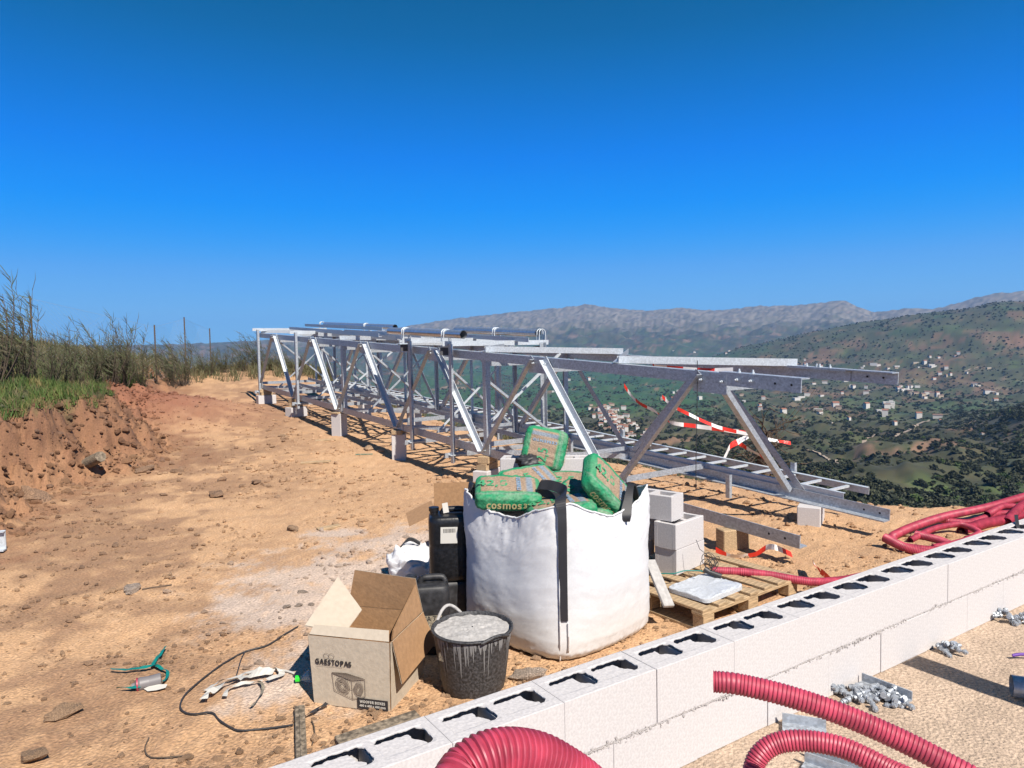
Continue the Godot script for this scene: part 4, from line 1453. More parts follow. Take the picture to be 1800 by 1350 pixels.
func props() -> void:
	var dirt := Vector3(0.40, 0.20, 0.20)
	var yaw := atan2(-TB.z, TB.x)
	var put := func(s: float, w: float, turn: float, label: String, upright: bool, top: float) -> void:
		var p := tp(s, w, 0)
		var gy := ground_h(p.x, -p.z) - 0.015
		var hh := dirt.x if upright else dirt.y
		var o := mk("concrete_block", box_mesh(Vector3(0.40, 0.20, 0.20), 0.006), M.block, self)
		o.position = Vector3(p.x, gy + hh / 2, p.z)
		o.rotation = Vector3(0, turn, PI / 2 if upright else 0.0)
		tag(o, label, "block", "blocks propping the tower")
		var y := gy + hh
		var gap := p.y - y - 0.001
		if gap > 0.012:
			var n := maxi(1, int(round(gap / 0.085)))
			for k in n:
				var wd := mk("timber_offcut", box_mesh(Vector3(0.26, gap / n - 0.001, 0.15), 0.004), M.wood, self)
				wd.position = Vector3(p.x, y + gap * (k + 0.5) / n, p.z)
				wd.rotation.y = turn + rng.randf_range(-0.3, 0.3)
				tag(wd, "timber packing on the " + label.replace("concrete ", "").replace("slanting ", ""), "timber", "timber packing under the tower")
	put.call(11.3, 0.03, yaw + 0.35, "concrete block lying under the far end of the near leg", false, 0.0)
	put.call(8.95, 0.0, yaw + 0.55, "upright concrete block with a slanting shadow under the near leg", true, 0.0)
	put.call(6.62, 0.0, yaw + 1.0, "upright narrow concrete block under the middle of the near leg", true, 0.0)
	put.call(4.25, 0.02, yaw + 0.5, "concrete block low under the near leg beside the white stack", false, 0.0)
	put.call(13.4, 0.05, yaw, "pale concrete block below the last post of the tower", false, 0.0)
	put.call(6.45, 1.30, yaw + 0.2, "concrete block on edge under the far leg's near half", false, 0.0)
	put.call(8.6, 1.30, yaw + 0.3, "concrete block under the ladder in the tower's middle", true, 0.0)
	put.call(10.8, 1.30, yaw + 0.1, "concrete block under the far leg's distant half", true, 0.0)
	put.call(0.72, 1.32, yaw + 0.45, "concrete block below the ladder's near end", false, 0.0)
	# timber prop under the near leg
	var p := tp(0.62, 0.03, 0)
	var gy := ground_h(p.x, -p.z)
	var lg := MB.new()
	var hh := p.y - gy + 0.01
	lg.box(Transform3D(), Vector3(0.13, hh, 0.24), 0.006)
	var o := mk("timber_chock", lg.mesh(), M.wood, self)
	o.position = Vector3(p.x, gy + hh / 2 - 0.012, p.z)
	o.rotation.y = yaw + 1.2
	tag(o, "squared timber chock propping the near end of the tower", "timber")
	var pl := pd(575, 775, 9.5)
	pl = Vector3(pl.x, ground_h(pl.x, -pl.z) + 0.012, pl.z)
	for q in [[572, 775, 0.34, 0.3, "pale flat board lying on the open earth"], [555, 814, 0.42, 0.1, "splintered pale plank lying nearer than the flat board"], [640, 800, 0.28, -0.2, "thin green plastic strip lying on the earth"], [578, 930, 0.22, 0.6, "dark stick lying on the pale dust"]]:
		var pp := pg(q[0], q[1], 0.0)
		for it in 5:
			pp = pg(q[0], q[1], ground_h(pp.x, -pp.z))
		var green: bool = q[4].contains("green")
		var wd := mk("plastic_strip" if green else "plank", box_mesh(Vector3(q[2], 0.012 if green else 0.025, 0.012 if green else 0.07), 0.003), M.teal if green else M.wood, self)
		wd.position = pp + Vector3(0, 0.014, 0)
		wd.rotation = Vector3(0.05, q[3], 0.03)
		tag(wd, q[4], "strip" if green else "plank")
	# dead shrub on the edge behind the tower
	var sh := pd(1345, 872, 8.6)
	sh.y = ground_h(sh.x, -sh.z) - 0.05
	var m := MB.new()
	var tr := MB.new()
	var g := RandomNumberGenerator.new()
	g.seed = 8
	var top := pd(1345, 752, 8.6).y - sh.y
	tr.tube([Vector3(0.05, 0, 0), Vector3(-0.02, top * 0.35, 0), Vector3(-0.03, top * 0.7, 0), Vector3(0.04, top * 0.95, 0)], [0.10, 0.085, 0.065, 0.03], 9)
	for i in 46:
		var y := top * g.randf_range(0.15, 0.95)
		var a := g.randf() * TAU
		var q := Vector3(0, y, 0)
		var d := Vector3(cos(a), g.randf_range(-0.1, 0.9), sin(a)).normalized()
		var pts := [q]
		var rad := [0.013]
		for k in 5:
			d = (d + Vector3(g.randfn(), g.randfn() * 0.8, g.randfn()) * 0.3).normalized()
			q += d * g.randf_range(0.06, 0.13)
			pts.append(q)
			rad.append(0.010 * (1.0 - k / 5.5))
			if g.randf() < 0.75:
				var e := (d + Vector3(g.randfn(), g.randfn(), g.randfn()) * 0.7).normalized()
				m.tube([q, q + e * 0.08, q + e * 0.16 + Vector3(0, 0.02, 0)], [0.006, 0.004, 0.002], 4, false)
		m.tube(pts, rad, 5, false)
	for k in 3:
		m.tube([Vector3(0.02, top * 0.7, 0), Vector3(0.1 + k * 0.06, top * 0.95, 0), Vector3(0.22 + k * 0.12, top * (1.15 + 0.1 * k), 0.05), Vector3(0.3 + k * 0.14, top * (1.3 + k * 0.12), 0.05)], [0.006, 0.004, 0.003, 0.0015], 4, false)
	var dead := thing("dead_shrub", "bare dark shrub with a thick stump behind the tower, hung with tape", "shrub", sh)
	mk("trunk", tr.mesh(), M.twig, dead)
	mk("branches", m.mesh(), M.twig, dead)
	# red and white barrier tape
	tape("barrier_tape", [pd(1097, 677, 8.9), pd(1112, 698, 8.9), pd(1128, 711, 8.8), pd(1150, 722, 8.8), pd(1178, 742, 8.7), pd(1215, 748, 8.7), pd(1260, 754, 8.6), pd(1320, 762, 8.6)], "loose barrier tape fluttering from the shrub up to the left", 0.026)
	tape("barrier_tape", [pd(1164, 697, 8.3), pd(1180, 712, 8.3), pd(1215, 730, 8.4), pd(1260, 750, 8.5), pd(1318, 764, 8.5), pd(1345, 771, 8.5), pd(1390, 779, 8.5)], "taut barrier tape running past the shrub's top", 0.022)
	tape("barrier_tape", [pd(1316, 766, 8.4), pd(1298, 776, 8.4), pd(1284, 784, 8.3), pd(1277, 798, 8.3), pd(1270, 811, 8.3)], "tape end hanging straight down from the knot", 0.034)
	tape("barrier_tape", [pd(1298, 778, 8.4), pd(1318, 791, 8.4), pd(1338, 802, 8.3), pd(1356, 819, 8.2)], "tape end slanting down to the right from the knot", 0.030)
	tape("barrier_tape", [tp(2.05, 0.62, 1.225), tp(1.75, 0.66, 1.215), tp(1.45, 0.72, 1.215), tp(1.2, 0.8, 1.235)], "short length of tape draped under the tower's white brace", 0.022)
	tape("barrier_tape", [pg(1258, 966, 0.06), pg(1284, 977, 0.02), pg(1325, 975, 0.03), pg(1348, 962, 0.10), pg(1362, 962, 0.12), pg(1392, 975, 0.03)], "crumpled tape lying under the tower's near end", 0.022)
	tape("barrier_tape", [pg(1428, 985, 0.10), pg(1438, 1000, 0.10), pg(1452, 1012, 0.05), pg(1462, 1020, 0.02)], "scrap of tape beside the thin red pipe", 0.028)
	var wire := MB.new()
	var w0 := tp(0.93, -0.03, 1.36)
	wire.org = w0
	wire.tube([w0, tp(0.93, -0.035, 1.0), tp(0.95, -0.03, 0.5), tp(0.95, -0.03, 0.25)], 0.0035, 5)
	var wo := mk("hanging_wire", wire.mesh(), M.cable, self)
	wo.position = w0
	tag(wo, "thin black wire hanging straight down from the tower's upper leg", "wire")

func tape(called: String, pts: Array, label: String, half: float) -> void:
	var sp := spline(pts, 0.03)
	var m := MB.new()
	m.org = pts[0]
	var run := rng.randf() * 0.2
	for i in sp.size() - 1:
		var t: Vector3 = sp[i + 1] - sp[i]
		run += t.length()
		var tw := n1.get_noise_2d(run * 1.2, half * 900.0) * 1.6
		var tw2 := n1.get_noise_2d((run + 0.03) * 1.2, half * 900.0) * 1.6
		var a := Vector3.UP.rotated(t.normalized(), tw) * half
		var b := Vector3.UP.rotated(t.normalized(), tw2) * half
		m.col = Color(0.62, 0.035, 0.02) if fmod(run, 0.34) < 0.17 else Color(0.74, 0.72, 0.71)
		m.quad(sp[i] - a, sp[i] + a, sp[i + 1] + b, sp[i + 1] - b)
	var o := mk(called, m.mesh(), M.tape, self)
	o.position = pts[0]
	tag(o, label, "tape", "red and white barrier tape")

# ---------------------------------------------------------------- bulk bag with cement sacks
func strap(called: String, pts: Array, wide: Array, th: float, material: String, parent: Node3D, org: Vector3) -> void:
	var m := MB.new()
	m.org = org
	var sp := []
	var sw := []
	for i in pts.size() - 1:
		for k in 8:
			var t := k / 8.0
			sp.append(pts[i].cubic_interpolate(pts[i + 1], pts[maxi(i - 1, 0)], pts[mini(i + 2, pts.size() - 1)], t))
			sw.append(wide[i].lerp(wide[i + 1], t))
	sp.append(pts[-1])
	sw.append(wide[-1])
	for i in sp.size() - 1:
		var t: Vector3 = (sp[i + 1] - sp[i]).normalized()
		var n0: Vector3 = t.cross(sw[i]).normalized() * th
		var n1b: Vector3 = t.cross(sw[i + 1]).normalized() * th
		m.quad(sp[i] - sw[i] + n0, sp[i] + sw[i] + n0, sp[i + 1] + sw[i + 1] + n1b, sp[i + 1] - sw[i + 1] + n1b)
		m.quad(sp[i] + sw[i] - n0, sp[i] - sw[i] - n0, sp[i + 1] - sw[i + 1] - n1b, sp[i + 1] + sw[i + 1] - n1b)
		m.quad(sp[i] + sw[i] + n0, sp[i] + sw[i] - n0, sp[i + 1] + sw[i + 1] - n1b, sp[i + 1] + sw[i + 1] + n1b)
		m.quad(sp[i] - sw[i] - n0, sp[i] - sw[i] + n0, sp[i + 1] - sw[i + 1] + n1b, sp[i + 1] - sw[i + 1] - n1b)
	mk(called, m.mesh(), M[material], parent)

const SL := 0.42
const SW := 0.31
const ST := 0.115

func sack_mesh(sd: int) -> ArrayMesh:
	var rows := 40
	var cols := 56
	var p := PackedVector3Array()
	var c := PackedColorArray()
	var ph := sd * 7.3
	var kraft := Color(0.34, 0.235, 0.155)
	var green := Color(0.004, 0.262, 0.108)
	var pale := Color(0.10, 0.28, 0.165)
	for i in rows:
		var t := float(i) / (rows - 1)
		var u := -cos(PI * t)
		var k := pow(maxf(0.0, 1.0 - pow(absf(u), 7.0)), 0.28)
		for j in cols:
			var a := TAU * j / cols
			var sy := signf(sin(a)) * pow(absf(sin(a)), 0.50)
			var sz := signf(cos(a)) * pow(absf(cos(a)), 0.30)
			var q := Vector3(u * SL / 2, sy * ST / 2 * k, sz * SW / 2 * (0.35 + 0.65 * k))
			var bul := 1.0 + 0.10 * n1.get_noise_3dv(q * 7.0 + Vector3(ph, 0, 0))
			q.y *= bul * (1.0 + 0.10 * cos(q.z / SW * PI) * cos(q.x / SL * PI))
			q += Vector3(0, 1, 1) * nr.get_noise_3dv(q * 28.0 + Vector3(0, ph, 0)) * 0.004
			var cre := 1.0 - absf(n2.get_noise_3dv(q * Vector3(26.0, 9.0, 9.0) + Vector3(ph, ph, 0))) * 3.0
			q -= Vector3(0, sy, sz * 0.6) * 0.006 * pow(maxf(0.0, cre), 3.0)
			p.append(q)
			var cc := kraft
			var dusty := 0.5 + 0.5 * n2.get_noise_3dv(q * 12.0 + Vector3(ph, ph, 0))
			if absf(sz) > 0.88:
				cc = green
			elif sz > 0.62 and sy > 0:
				cc = pale if sz > 0.70 and sz < 0.82 else green
			elif absf(u) > 0.82 or sz < -0.66 and sy > 0:
				cc = green
			elif u > 0.55 and u < 0.72 and sy > 0:
				cc = Color(0.22, 0.27, 0.33)
			cc = cc.lerp(Color(0.42, 0.37, 0.31), clampf(dusty * 0.7 - 0.28, 0.0, 0.32) * (1.0 if sy > 0.5 else 0.45))
			c.append(cc)
	var m := MB.new()
	m.sheet(p, rows, cols, true, c)
	return m.mesh()

func big_bag_and_sacks() -> void:
	var C := Vector3(0.250, 0.0, -4.19)
	var e1 := Vector3(0.743, 0, -0.669)
	var e2 := Vector3(-0.743, 0, -0.669)
	var bag := thing("bulk_bag", "big white woven bulk bag with black straps, filled with cement sacks", "bag", C)
	var rows := 64
	var cols := 160
	var p := PackedVector3Array()
	var prof_v := [0.0, 0.02, 0.06, 0.14, 0.30, 0.50, 0.75, 0.90, 1.0]
	var prof_h := [0.340, 0.398, 0.424, 0.442, 0.458, 0.464, 0.454, 0.436, 0.424]
	for i in rows:
		var v := float(i) / (rows - 1)
		v = v * v * 0.35 + v * 0.65
		for j in cols:
			var a := TAU * j / cols
			var ca := cos(a)
			var sa := sin(a)
			var n := lerpf(4.6, 2.9, sin(PI * clampf(v, 0.05, 0.95)))
			var h := table(prof_v, prof_h, v)
			var r := h / pow(pow(absf(ca), n) + pow(absf(sa), n), 1.0 / n)
			var cor := pow(absf(sin(2.0 * a)), 3.0)
			var mid := 1.0 - cor
			var top := 0.765 + 0.095 * cor + 0.02 * n1.get_noise_2d(cos(a) * 3.0, sin(a) * 3.0)
			# pulled folds under the rim, soft horizontal creases lower down, gathered foot
			var fold := n1.get_noise_2d(a * 9.0, v * 2.0 + 3.0) * 0.016 * smooth(0.70, 1.0, v)
			fold += n2.get_noise_2d(a * 3.0, v * 26.0) * 0.0010 * smooth(0.05, 0.3, v)
			fold += nr.get_noise_2d(a * 14.0 + v * 10.0, v * 16.0 - a * 3.0) * 0.0016 * smooth(0.6, 0.95, v)
			fold += n1.get_noise_2d(a * 14.0, v * 9.0) * 0.010 * smooth(0.15, 0.0, v)
			fold += n1.get_noise_2d(a * 1.3 + 9.0, v * 1.6) * 0.007
			# sharp pulled creases
			var cr := 1.0 - absf(n1.get_noise_2d(a * 2.2 + 31.0 + v * 3.0, v * 7.0 - a * 1.5)) * 3.2
			fold += 0.005 * pow(maxf(0.0, cr), 4.0) * smooth(0.45, 0.95, v)
			var hr := 1.0 - absf(n2.get_noise_2d(a * 1.8 + 11.0, v * 16.0)) * 3.5
			fold += 0.0012 * pow(maxf(0.0, hr), 3.0)
			r += fold
			var q := C + (e1 * ca + e2 * sa) * r + Vector3(0, v * top, 0)
			p.append(q)
	var m := MB.new()
	m.org = C
	m.sheet(p, rows, cols, true)
	mk("body", m.mesh(), M.bag_white, bag)
	# hem of the open mouth
	var hem := []
	for j in cols + 1:
		hem.append(p[(rows - 1) * cols + j % cols])
	m = MB.new()
	m.org = C
	m.tube(hem, 0.006, 6, false)
	mk("hem", m.mesh(), M.bag_white, bag)
	# filling seen between the sacks
	m = MB.new()
	m.org = C
	for j in cols:
		var a := p[(rows - 9) * cols + j]
		var b := p[(rows - 9) * cols + (j + 1) % cols]
		m.tri(Vector3(C.x, 0.66, C.z), Vector3(a.x, 0.64, a.z), Vector3(b.x, 0.64, b.z))
	mk("filling", m.mesh(), M.cement, bag)
	# near corner: strap, white seam below it and the loop thrown back over the sacks
	var side := Vector3(0.023, 0, 0.0)
	var corner := func(y: float, off: float) -> Vector3:
		var best := Vector3.ZERO
		var bd := 9.0
		for i in rows:
			var q := p[i * cols + int(cols * 5.0 / 8.0)]
			if absf(q.y - y) < bd:
				bd = absf(q.y - y)
				best = q
		return best + Vector3(0.0, 0.0, off)
	strap("strap", [corner.call(0.24, 0.006), corner.call(0.45, 0.007), corner.call(0.65, 0.007), corner.call(0.80, 0.010), corner.call(0.86, 0.0) + Vector3(-0.005, 0.03, -0.02), pd(990, 862, 3.92), pd(968, 853, 3.98), pd(950, 852, 4.0)], [side, side, side, side, Vector3(0.03, 0.008, 0.0), Vector3(0.016, 0.026, 0), Vector3(0.006, 0.028, 0), Vector3(0.004, 0.026, 0)], 0.003, "webbing", bag, C)
	strap("strap", [pd(950, 852, 4.0), pd(946, 858, 4.01), pd(956, 866, 4.03), pd(990, 878, 4.0), pd(1012, 893, 3.9)], [Vector3(0.004, 0.024, 0), Vector3(0.01, 0.02, 0), Vector3(0.008, 0.022, 0), Vector3(0.014, 0.02, 0), Vector3(0.02, 0.015, 0)], 0.003, "webbing", bag, C)
	var seam := []
	for k in 9:
		seam.append(corner.call(0.02 + 0.10 * k, 0.005) + Vector3(-0.02, 0, 0))
	m = MB.new()
	m.org = C
	m.tube(seam, 0.005, 6)
	mk("seam", m.mesh(), M.bag_white, bag)
	var seam2 := []
	for k in 4:
		seam2.append(corner.call(0.01 + 0.075 * k, 0.006) + Vector3(0.024, 0, 0))
	m = MB.new()
	m.org = C
	m.tube(seam2, 0.005, 6)
	mk("seam", m.mesh(), M.bag_white, bag)
	# right corner loop hanging outwards
	var wv := Vector3(0.028, 0, 0.0)
	strap("strap", [pd(1127, 925, 4.16), pd(1122, 892, 4.14), pd(1114, 858, 4.1), pd(1109, 853, 4.05), pd(1104, 880, 3.98), pd(1100, 905, 3.93), pd(1100, 917, 3.93)], [Vector3(0.008, 0, 0.02), Vector3(0.012, 0, 0.02), Vector3(0.016, 0, 0.02), Vector3(0.016, 0.0, 0.01), wv * 0.9, wv * 1.15, wv * 0.8], 0.003, "webbing", bag, C)
	# left corner strap seen on edge, loop standing up
	strap("strap", [pd(819, 1075, 4.22), pd(818, 960, 4.22), pd(824, 890, 4.22), pd(827, 855, 4.22), pd(831, 850, 4.28), pd(833, 880, 4.33)], [Vector3(0.010, 0, 0.028), Vector3(0.010, 0, 0.028), Vector3(0.010, 0, 0.028), Vector3(0.012, 0, 0.028), Vector3(0.014, 0, 0.028), Vector3(0.014, 0, 0.028)], 0.003, "webbing", bag, C)
	# far corner strap
	strap("strap", [Vector3(0.26, 0.60, -4.82), Vector3(0.26, 0.80, -4.83), Vector3(0.2, 0.86, -4.75)], [Vector3(0.03, 0, 0), Vector3(0.03, 0, 0), Vector3(0.03, 0, 0)], 0.003, "webbing", bag, C)
	# sacks
	var ms := [sack_mesh(1), sack_mesh(2), sack_mesh(3)]
	var put := func(at: Vector3, b: Basis, k: int, label: String) -> void:
		var o := thing("cement_sack", label, "sack", at, "green and brown cement sacks")
		o.basis = b.scaled_local(Vector3(0.92, 0.95, 0.92))
		mk("paper_body", ms[k], M.paper, o)
		var t := mk("lettering", text_mesh("cosmos", 0.046, 0.0012), M.paper_print, o)
		t.position = Vector3(-0.03, -0.004, SW / 2 + 0.0045)
		var r := mk("emblem", text_mesh("325", 0.032, 0.0012), M.paper_print, o)
		r.position = Vector3(0.125, -0.004, SW / 2 + 0.0035)
		var g := mk("lettering", text_mesh("42,5", 0.075, 0.0012), M.green_print, o)
		g.position = Vector3(-0.10, ST / 2 * 1.13, 0.0)
		g.rotation = Vector3(-PI / 2, 0, 0)
		var h := mk("lettering", text_mesh("CEMENTO", 0.028, 0.0012), M.blue_print, o)
		h.position = Vector3(0.065, ST / 2 * 1.12, 0.0)
		h.rotation = Vector3(-PI / 2, PI / 2, 0)
	put.call(pd(893, 866, 4.10), Basis.from_euler(Vector3(0.30, 0.03, -0.05)), 0, "cement sack with its printed green side over the bag's left rim")
	put.call(pd(932, 850, 4.46), Basis.from_euler(Vector3(0.42, 0.55, 0.05)), 1, "cement sack lying slantwise behind the left one in the bag")
	put.call(pd(1012, 857, 4.46), Basis.from_euler(Vector3(0.36, -0.15, 0.0)), 2, "cement sack at the back of the bulk bag's mouth")
	put.call(pd(1030, 882, 4.14), Basis.from_euler(Vector3(0.36, -0.55, -0.22)), 1, "dusty cement sack sloping right behind the black strap")
	put.call(pd(985, 897, 3.97), Basis.from_euler(Vector3(0.05, 0.16, 0.10)), 2, "torn cement sack low in front behind the black strap")
	put.call(pd(1066, 858, 4.10), Basis.from_euler(Vector3(0.55, -0.18, -0.98)), 0, "cement sack stood on end with its lettering running down to the right corner")
	var upb := Basis(Vector3(0.10, 0.97, -0.22).normalized(), Vector3.ZERO, Vector3.ZERO)
	var yy := Vector3(-0.15, 0.2, 0.97)
	yy = (yy - upb.x * yy.dot(upb.x)).normalized()
	upb = Basis(upb.x, yy, upb.x.cross(yy)).rotated(Vector3(0, 0, 1), -0.14)
	put.call(pd(957, 788, 5.20), upb.scaled_local(Vector3(0.78, 0.95, 1.12)), 1, "cement sack standing upright on the white blocks behind the bag")
	# black plastic bundle under the upright sack
	var bb := pd(928, 812, 5.12)
	m = MB.new()
	m.org = bb
	var bp := PackedVector3Array()
	for i in 14:
		for j in 18:
			var a := PI * i / 13.0
			var b := TAU * j / 18.0
			var q := Vector3(sin(a) * cos(b) * 0.085, cos(a) * 0.05, sin(a) * sin(b) * 0.05)
			bp.append(bb + q * (1.0 + 0.6 * nr.get_noise_3dv(q * 30.0)))
	m.sheet(bp, 14, 18, true)
	var o := mk("plastic_bundle", m.mesh(), M.webbing, self)
	o.position = bb
	tag(o, "crumpled black plastic tucked under the upright cement sack", "plastic")


func blocks_and_pallet() -> void:
	# pallet
	var pal := thing("pallet", "rough wooden pallet of spaced boards carrying blocks beside the wall", "pallet", V(1.09, 0.0, 4.07))
	pal.rotation.y = atan2(0.6, 0.8)
	var bw := 0.088
	var n := 7
	for i in n:
		var b := mk("deck_board", box_mesh(Vector3(bw, 0.018, 0.90), 0.003), M.wood, pal)
		b.position = Vector3(0.045 + i * (1.0 - 0.09) / (n - 1), 0.131, -0.45 + rng.randf_range(-0.008, 0.008))
		b.rotation.y = rng.randf_range(-0.012, 0.012)
	for z in [-0.045, -0.45, -0.855]:
		var b := mk("stringer", box_mesh(Vector3(1.0, 0.022, 0.085), 0.003), M.wood, pal)
		b.position = Vector3(0.5, 0.1105, z)
		for x in [0.06, 0.5, 0.94]:
			var k := mk("spacer_block", box_mesh(Vector3(0.10, 0.078, 0.083), 0.004), M.wood, pal)
			k.position = Vector3(x, 0.0602, z)
	for x in [0.05, 0.5, 0.95]:
		var b := mk("bottom_board", box_mesh(Vector3(0.09, 0.019, 0.90), 0.003), M.wood, pal)
		b.position = Vector3(x, 0.0112, -0.45)
	# stack of hollow blocks on it
	var sz := Vector3(0.36, 0.174, 0.174)
	var put := func(at: Vector3, dir_az: float, label: String, tilt := 0.0) -> void:
		var o := mk("concrete_block", cell_block(sz), M.block, self)
		o.position = at
		o.rotation = Vector3(tilt, PI / 2 - deg_to_rad(dir_az), 0)
		tag(o, label, "block", "hollow blocks stacked on the pallet")
	var corner := func(px: float, d: float, y: float, az_long: float, az_short: float) -> Vector3:
		var p := pd(px, 900, d)
		var a := deg_to_rad(az_long)
		var b := deg_to_rad(az_short)
		return Vector3(p.x, y, p.z) + Vector3(sin(a), 0, -cos(a)) * sz.x / 2 + Vector3(sin(b), 0, -cos(b)) * sz.z / 2
	var y0 := 0.1405 + sz.y / 2
	put.call(corner.call(1189, 4.70, y0, 45, -45), 45, "bottom block of the stack with a tangle of wire beside it")
	put.call(corner.call(1189, 4.70, y0, 45, -45) + V(-0.30, 0, 0.26), 45, "shadowed bottom block at the back of the stack")
	put.call(corner.call(1188, 4.69, y0 + sz.y + 0.001, 45, -45), 45, "middle block of the stack with both cells showing")
	put.call(corner.call(1188, 4.69, y0 + sz.y + 0.001, 45, -45) + V(-0.20, 0, 0.17), 45, "middle block half hidden behind the bulk bag")
	put.call(corner.call(1181, 4.76, y0 + 2 * sz.y + 0.002, -50, 40), -50, "topmost hollow block lying crosswise on the stack")
	put.call(corner.call(1189, 4.70, y0, 45, -45) + V(0.02, 0, 0.44), 12, "block set back on the pallet behind the stack")
	put.call(corner.call(1188, 4.69, y0 + sz.y + 0.001, 45, -45) + V(0.0, 0, 0.44), 20, "upper block set back on the pallet behind the stack")
	var gp := tp(1.55, 0.28, 0)
	put.call(Vector3(gp.x, ground_h(gp.x, -gp.z) + sz.y / 2 - 0.01, gp.z), 60, "grey block on the earth below the tower beyond the stack")
	# pile behind the bulk bag
	for lvl in 5:
		for k in 2:
			var at := pd(925 + k * 90, 900, 5.35 - k * 0.03)
			at.y = sz.y / 2 + lvl * (sz.y + 0.001) - 0.012
			var o := mk("concrete_block", cell_block(sz) if lvl == 4 else box_mesh(sz, 0.004), M.block, self)
			o.position = at
			o.rotation.y = -0.10 + 0.03 * lvl * (k - 0.5)
			tag(o, ("topmost" if lvl == 4 else "lower") + " white block in the pile behind the bulk bag, " + ("under the upright sack" if k == 0 else "towards the ladder"), "block", "blocks piled behind the bulk bag")
	# wrapped slab on the pallet
	var sp := pd(1240, 1030, 4.42)
	sp.y = 0.1405
	var m := MB.new()
	var rows := 26
	var p := PackedVector3Array()
	for i in rows:
		for j in rows * 2:
			var t := float(i) / (rows - 1)
			var a := -TAU * j / (rows * 2)
			var n4 := 11.0
			var r := 1.0 / pow(pow(absf(cos(a)), n4) + pow(absf(sin(a)), n4), 1.0 / n4)
			var k := pow(1.0 - pow(t, 5.0), 0.2)
			var q := Vector3(cos(a) * r * 0.20 * k, 0.03 * (1.0 - pow(1.0 - t, 3.0)), sin(a) * r * 0.155 * k)
			q.y += (nr.get_noise_2d(q.x * 24.0, q.z * 24.0) * 0.010 + n1.get_noise_2d(q.x * 8.0, q.z * 8.0) * 0.012) * t
			p.append(q)
	m.sheet(p, rows, rows * 2, true)
	var o := mk("wrapped_sack", m.mesh(), M.wrap, self)
	o.position = sp
	o.rotation.y = atan2(0.6, 0.8) + 0.05
	tag(o, "flat sack in shiny white plastic lying on the pallet", "sack")
	# dusty board leaning on the stack
	var b0 := pd(1176, 1060, 4.12)
	var b1 := pd(1142, 985, 4.38)
	b0.y = 0.15
	m = MB.new()
	var up := (b1 - b0).normalized()
	var sx := Vector3(0.9, 0, -0.4)
	sx = (sx - up * sx.dot(up)).normalized()
	m.box(Transform3D(Basis(sx, up, sx.cross(up)), (b1 - b0) / 2), Vector3(0.07, b0.distance_to(b1), 0.022), 0.003)
	o = mk("plank", m.mesh(), M.cement, self)
	o.position = b0
	tag(o, "cement-whitened board leaning between bulk bag and block stack", "plank")
	# coil of black wire, green cord
	var cp := pd(1250, 990, 4.62)
	m = MB.new()
	var g := RandomNumberGenerator.new()
	g.seed = 31
	for k in 7:
		var pts := []
		var ax := Vector3(g.randfn(), g.randfn() * 0.6, g.randfn() + 1.5).normalized()
		var u := ax.cross(Vector3.UP).normalized()
		var w := ax.cross(u)
		var r := g.randf_range(0.035, 0.065)
		var c0 := Vector3(g.randfn() * 0.012, g.randfn() * 0.012, g.randfn() * 0.012)
		for a in 19:
			var t := TAU * a / 18.0
			pts.append(c0 + u * cos(t) * r + w * sin(t) * r * 0.85)
		m.tube(pts, 0.0022, 5, false)
	m.tube([Vector3(-0.02, 0.05, 0), Vector3(-0.07, 0.09, -0.02), Vector3(-0.09, 0.15, -0.03)], 0.0022, 5)
	m.tube([Vector3(-0.05, -0.03, 0.02), Vector3(-0.02, -0.05, 0.03), Vector3(0.05, -0.07, 0.06)], 0.018, 8)
	o = mk("wire_coil", m.mesh(), M.cable, self)
	o.position = cp
	tag(o, "tangled coil of black wire hanging at the corner of the stack", "wire")
	var gc := [pd(1162, 1008, 4.5), pd(1185, 1008, 4.48), pd(1205, 1003, 4.5), pd(1235, 1004, 4.52)]
	m = MB.new()
	m.org = gc[0]
	m.tube(spline(gc, 0.02), 0.004, 6)
	o = mk("cord", m.mesh(), M.teal, self)
	o.position = gc[0]
	tag(o, "green cord lying along the top of the wrapped sack", "cord")


# ---------------------------------------------------------------- tub, cans, cartons, litter
func lathe(m: MB, prof: Array, sides: int, org: Vector3) -> void:
	var p := PackedVector3Array()
	for q in prof:
		for j in sides:
			var a := -TAU * j / sides
			p.append(org + Vector3(cos(a) * q.x, q.y, sin(a) * q.x))
	m.sheet(p, prof.size(), sides, true)

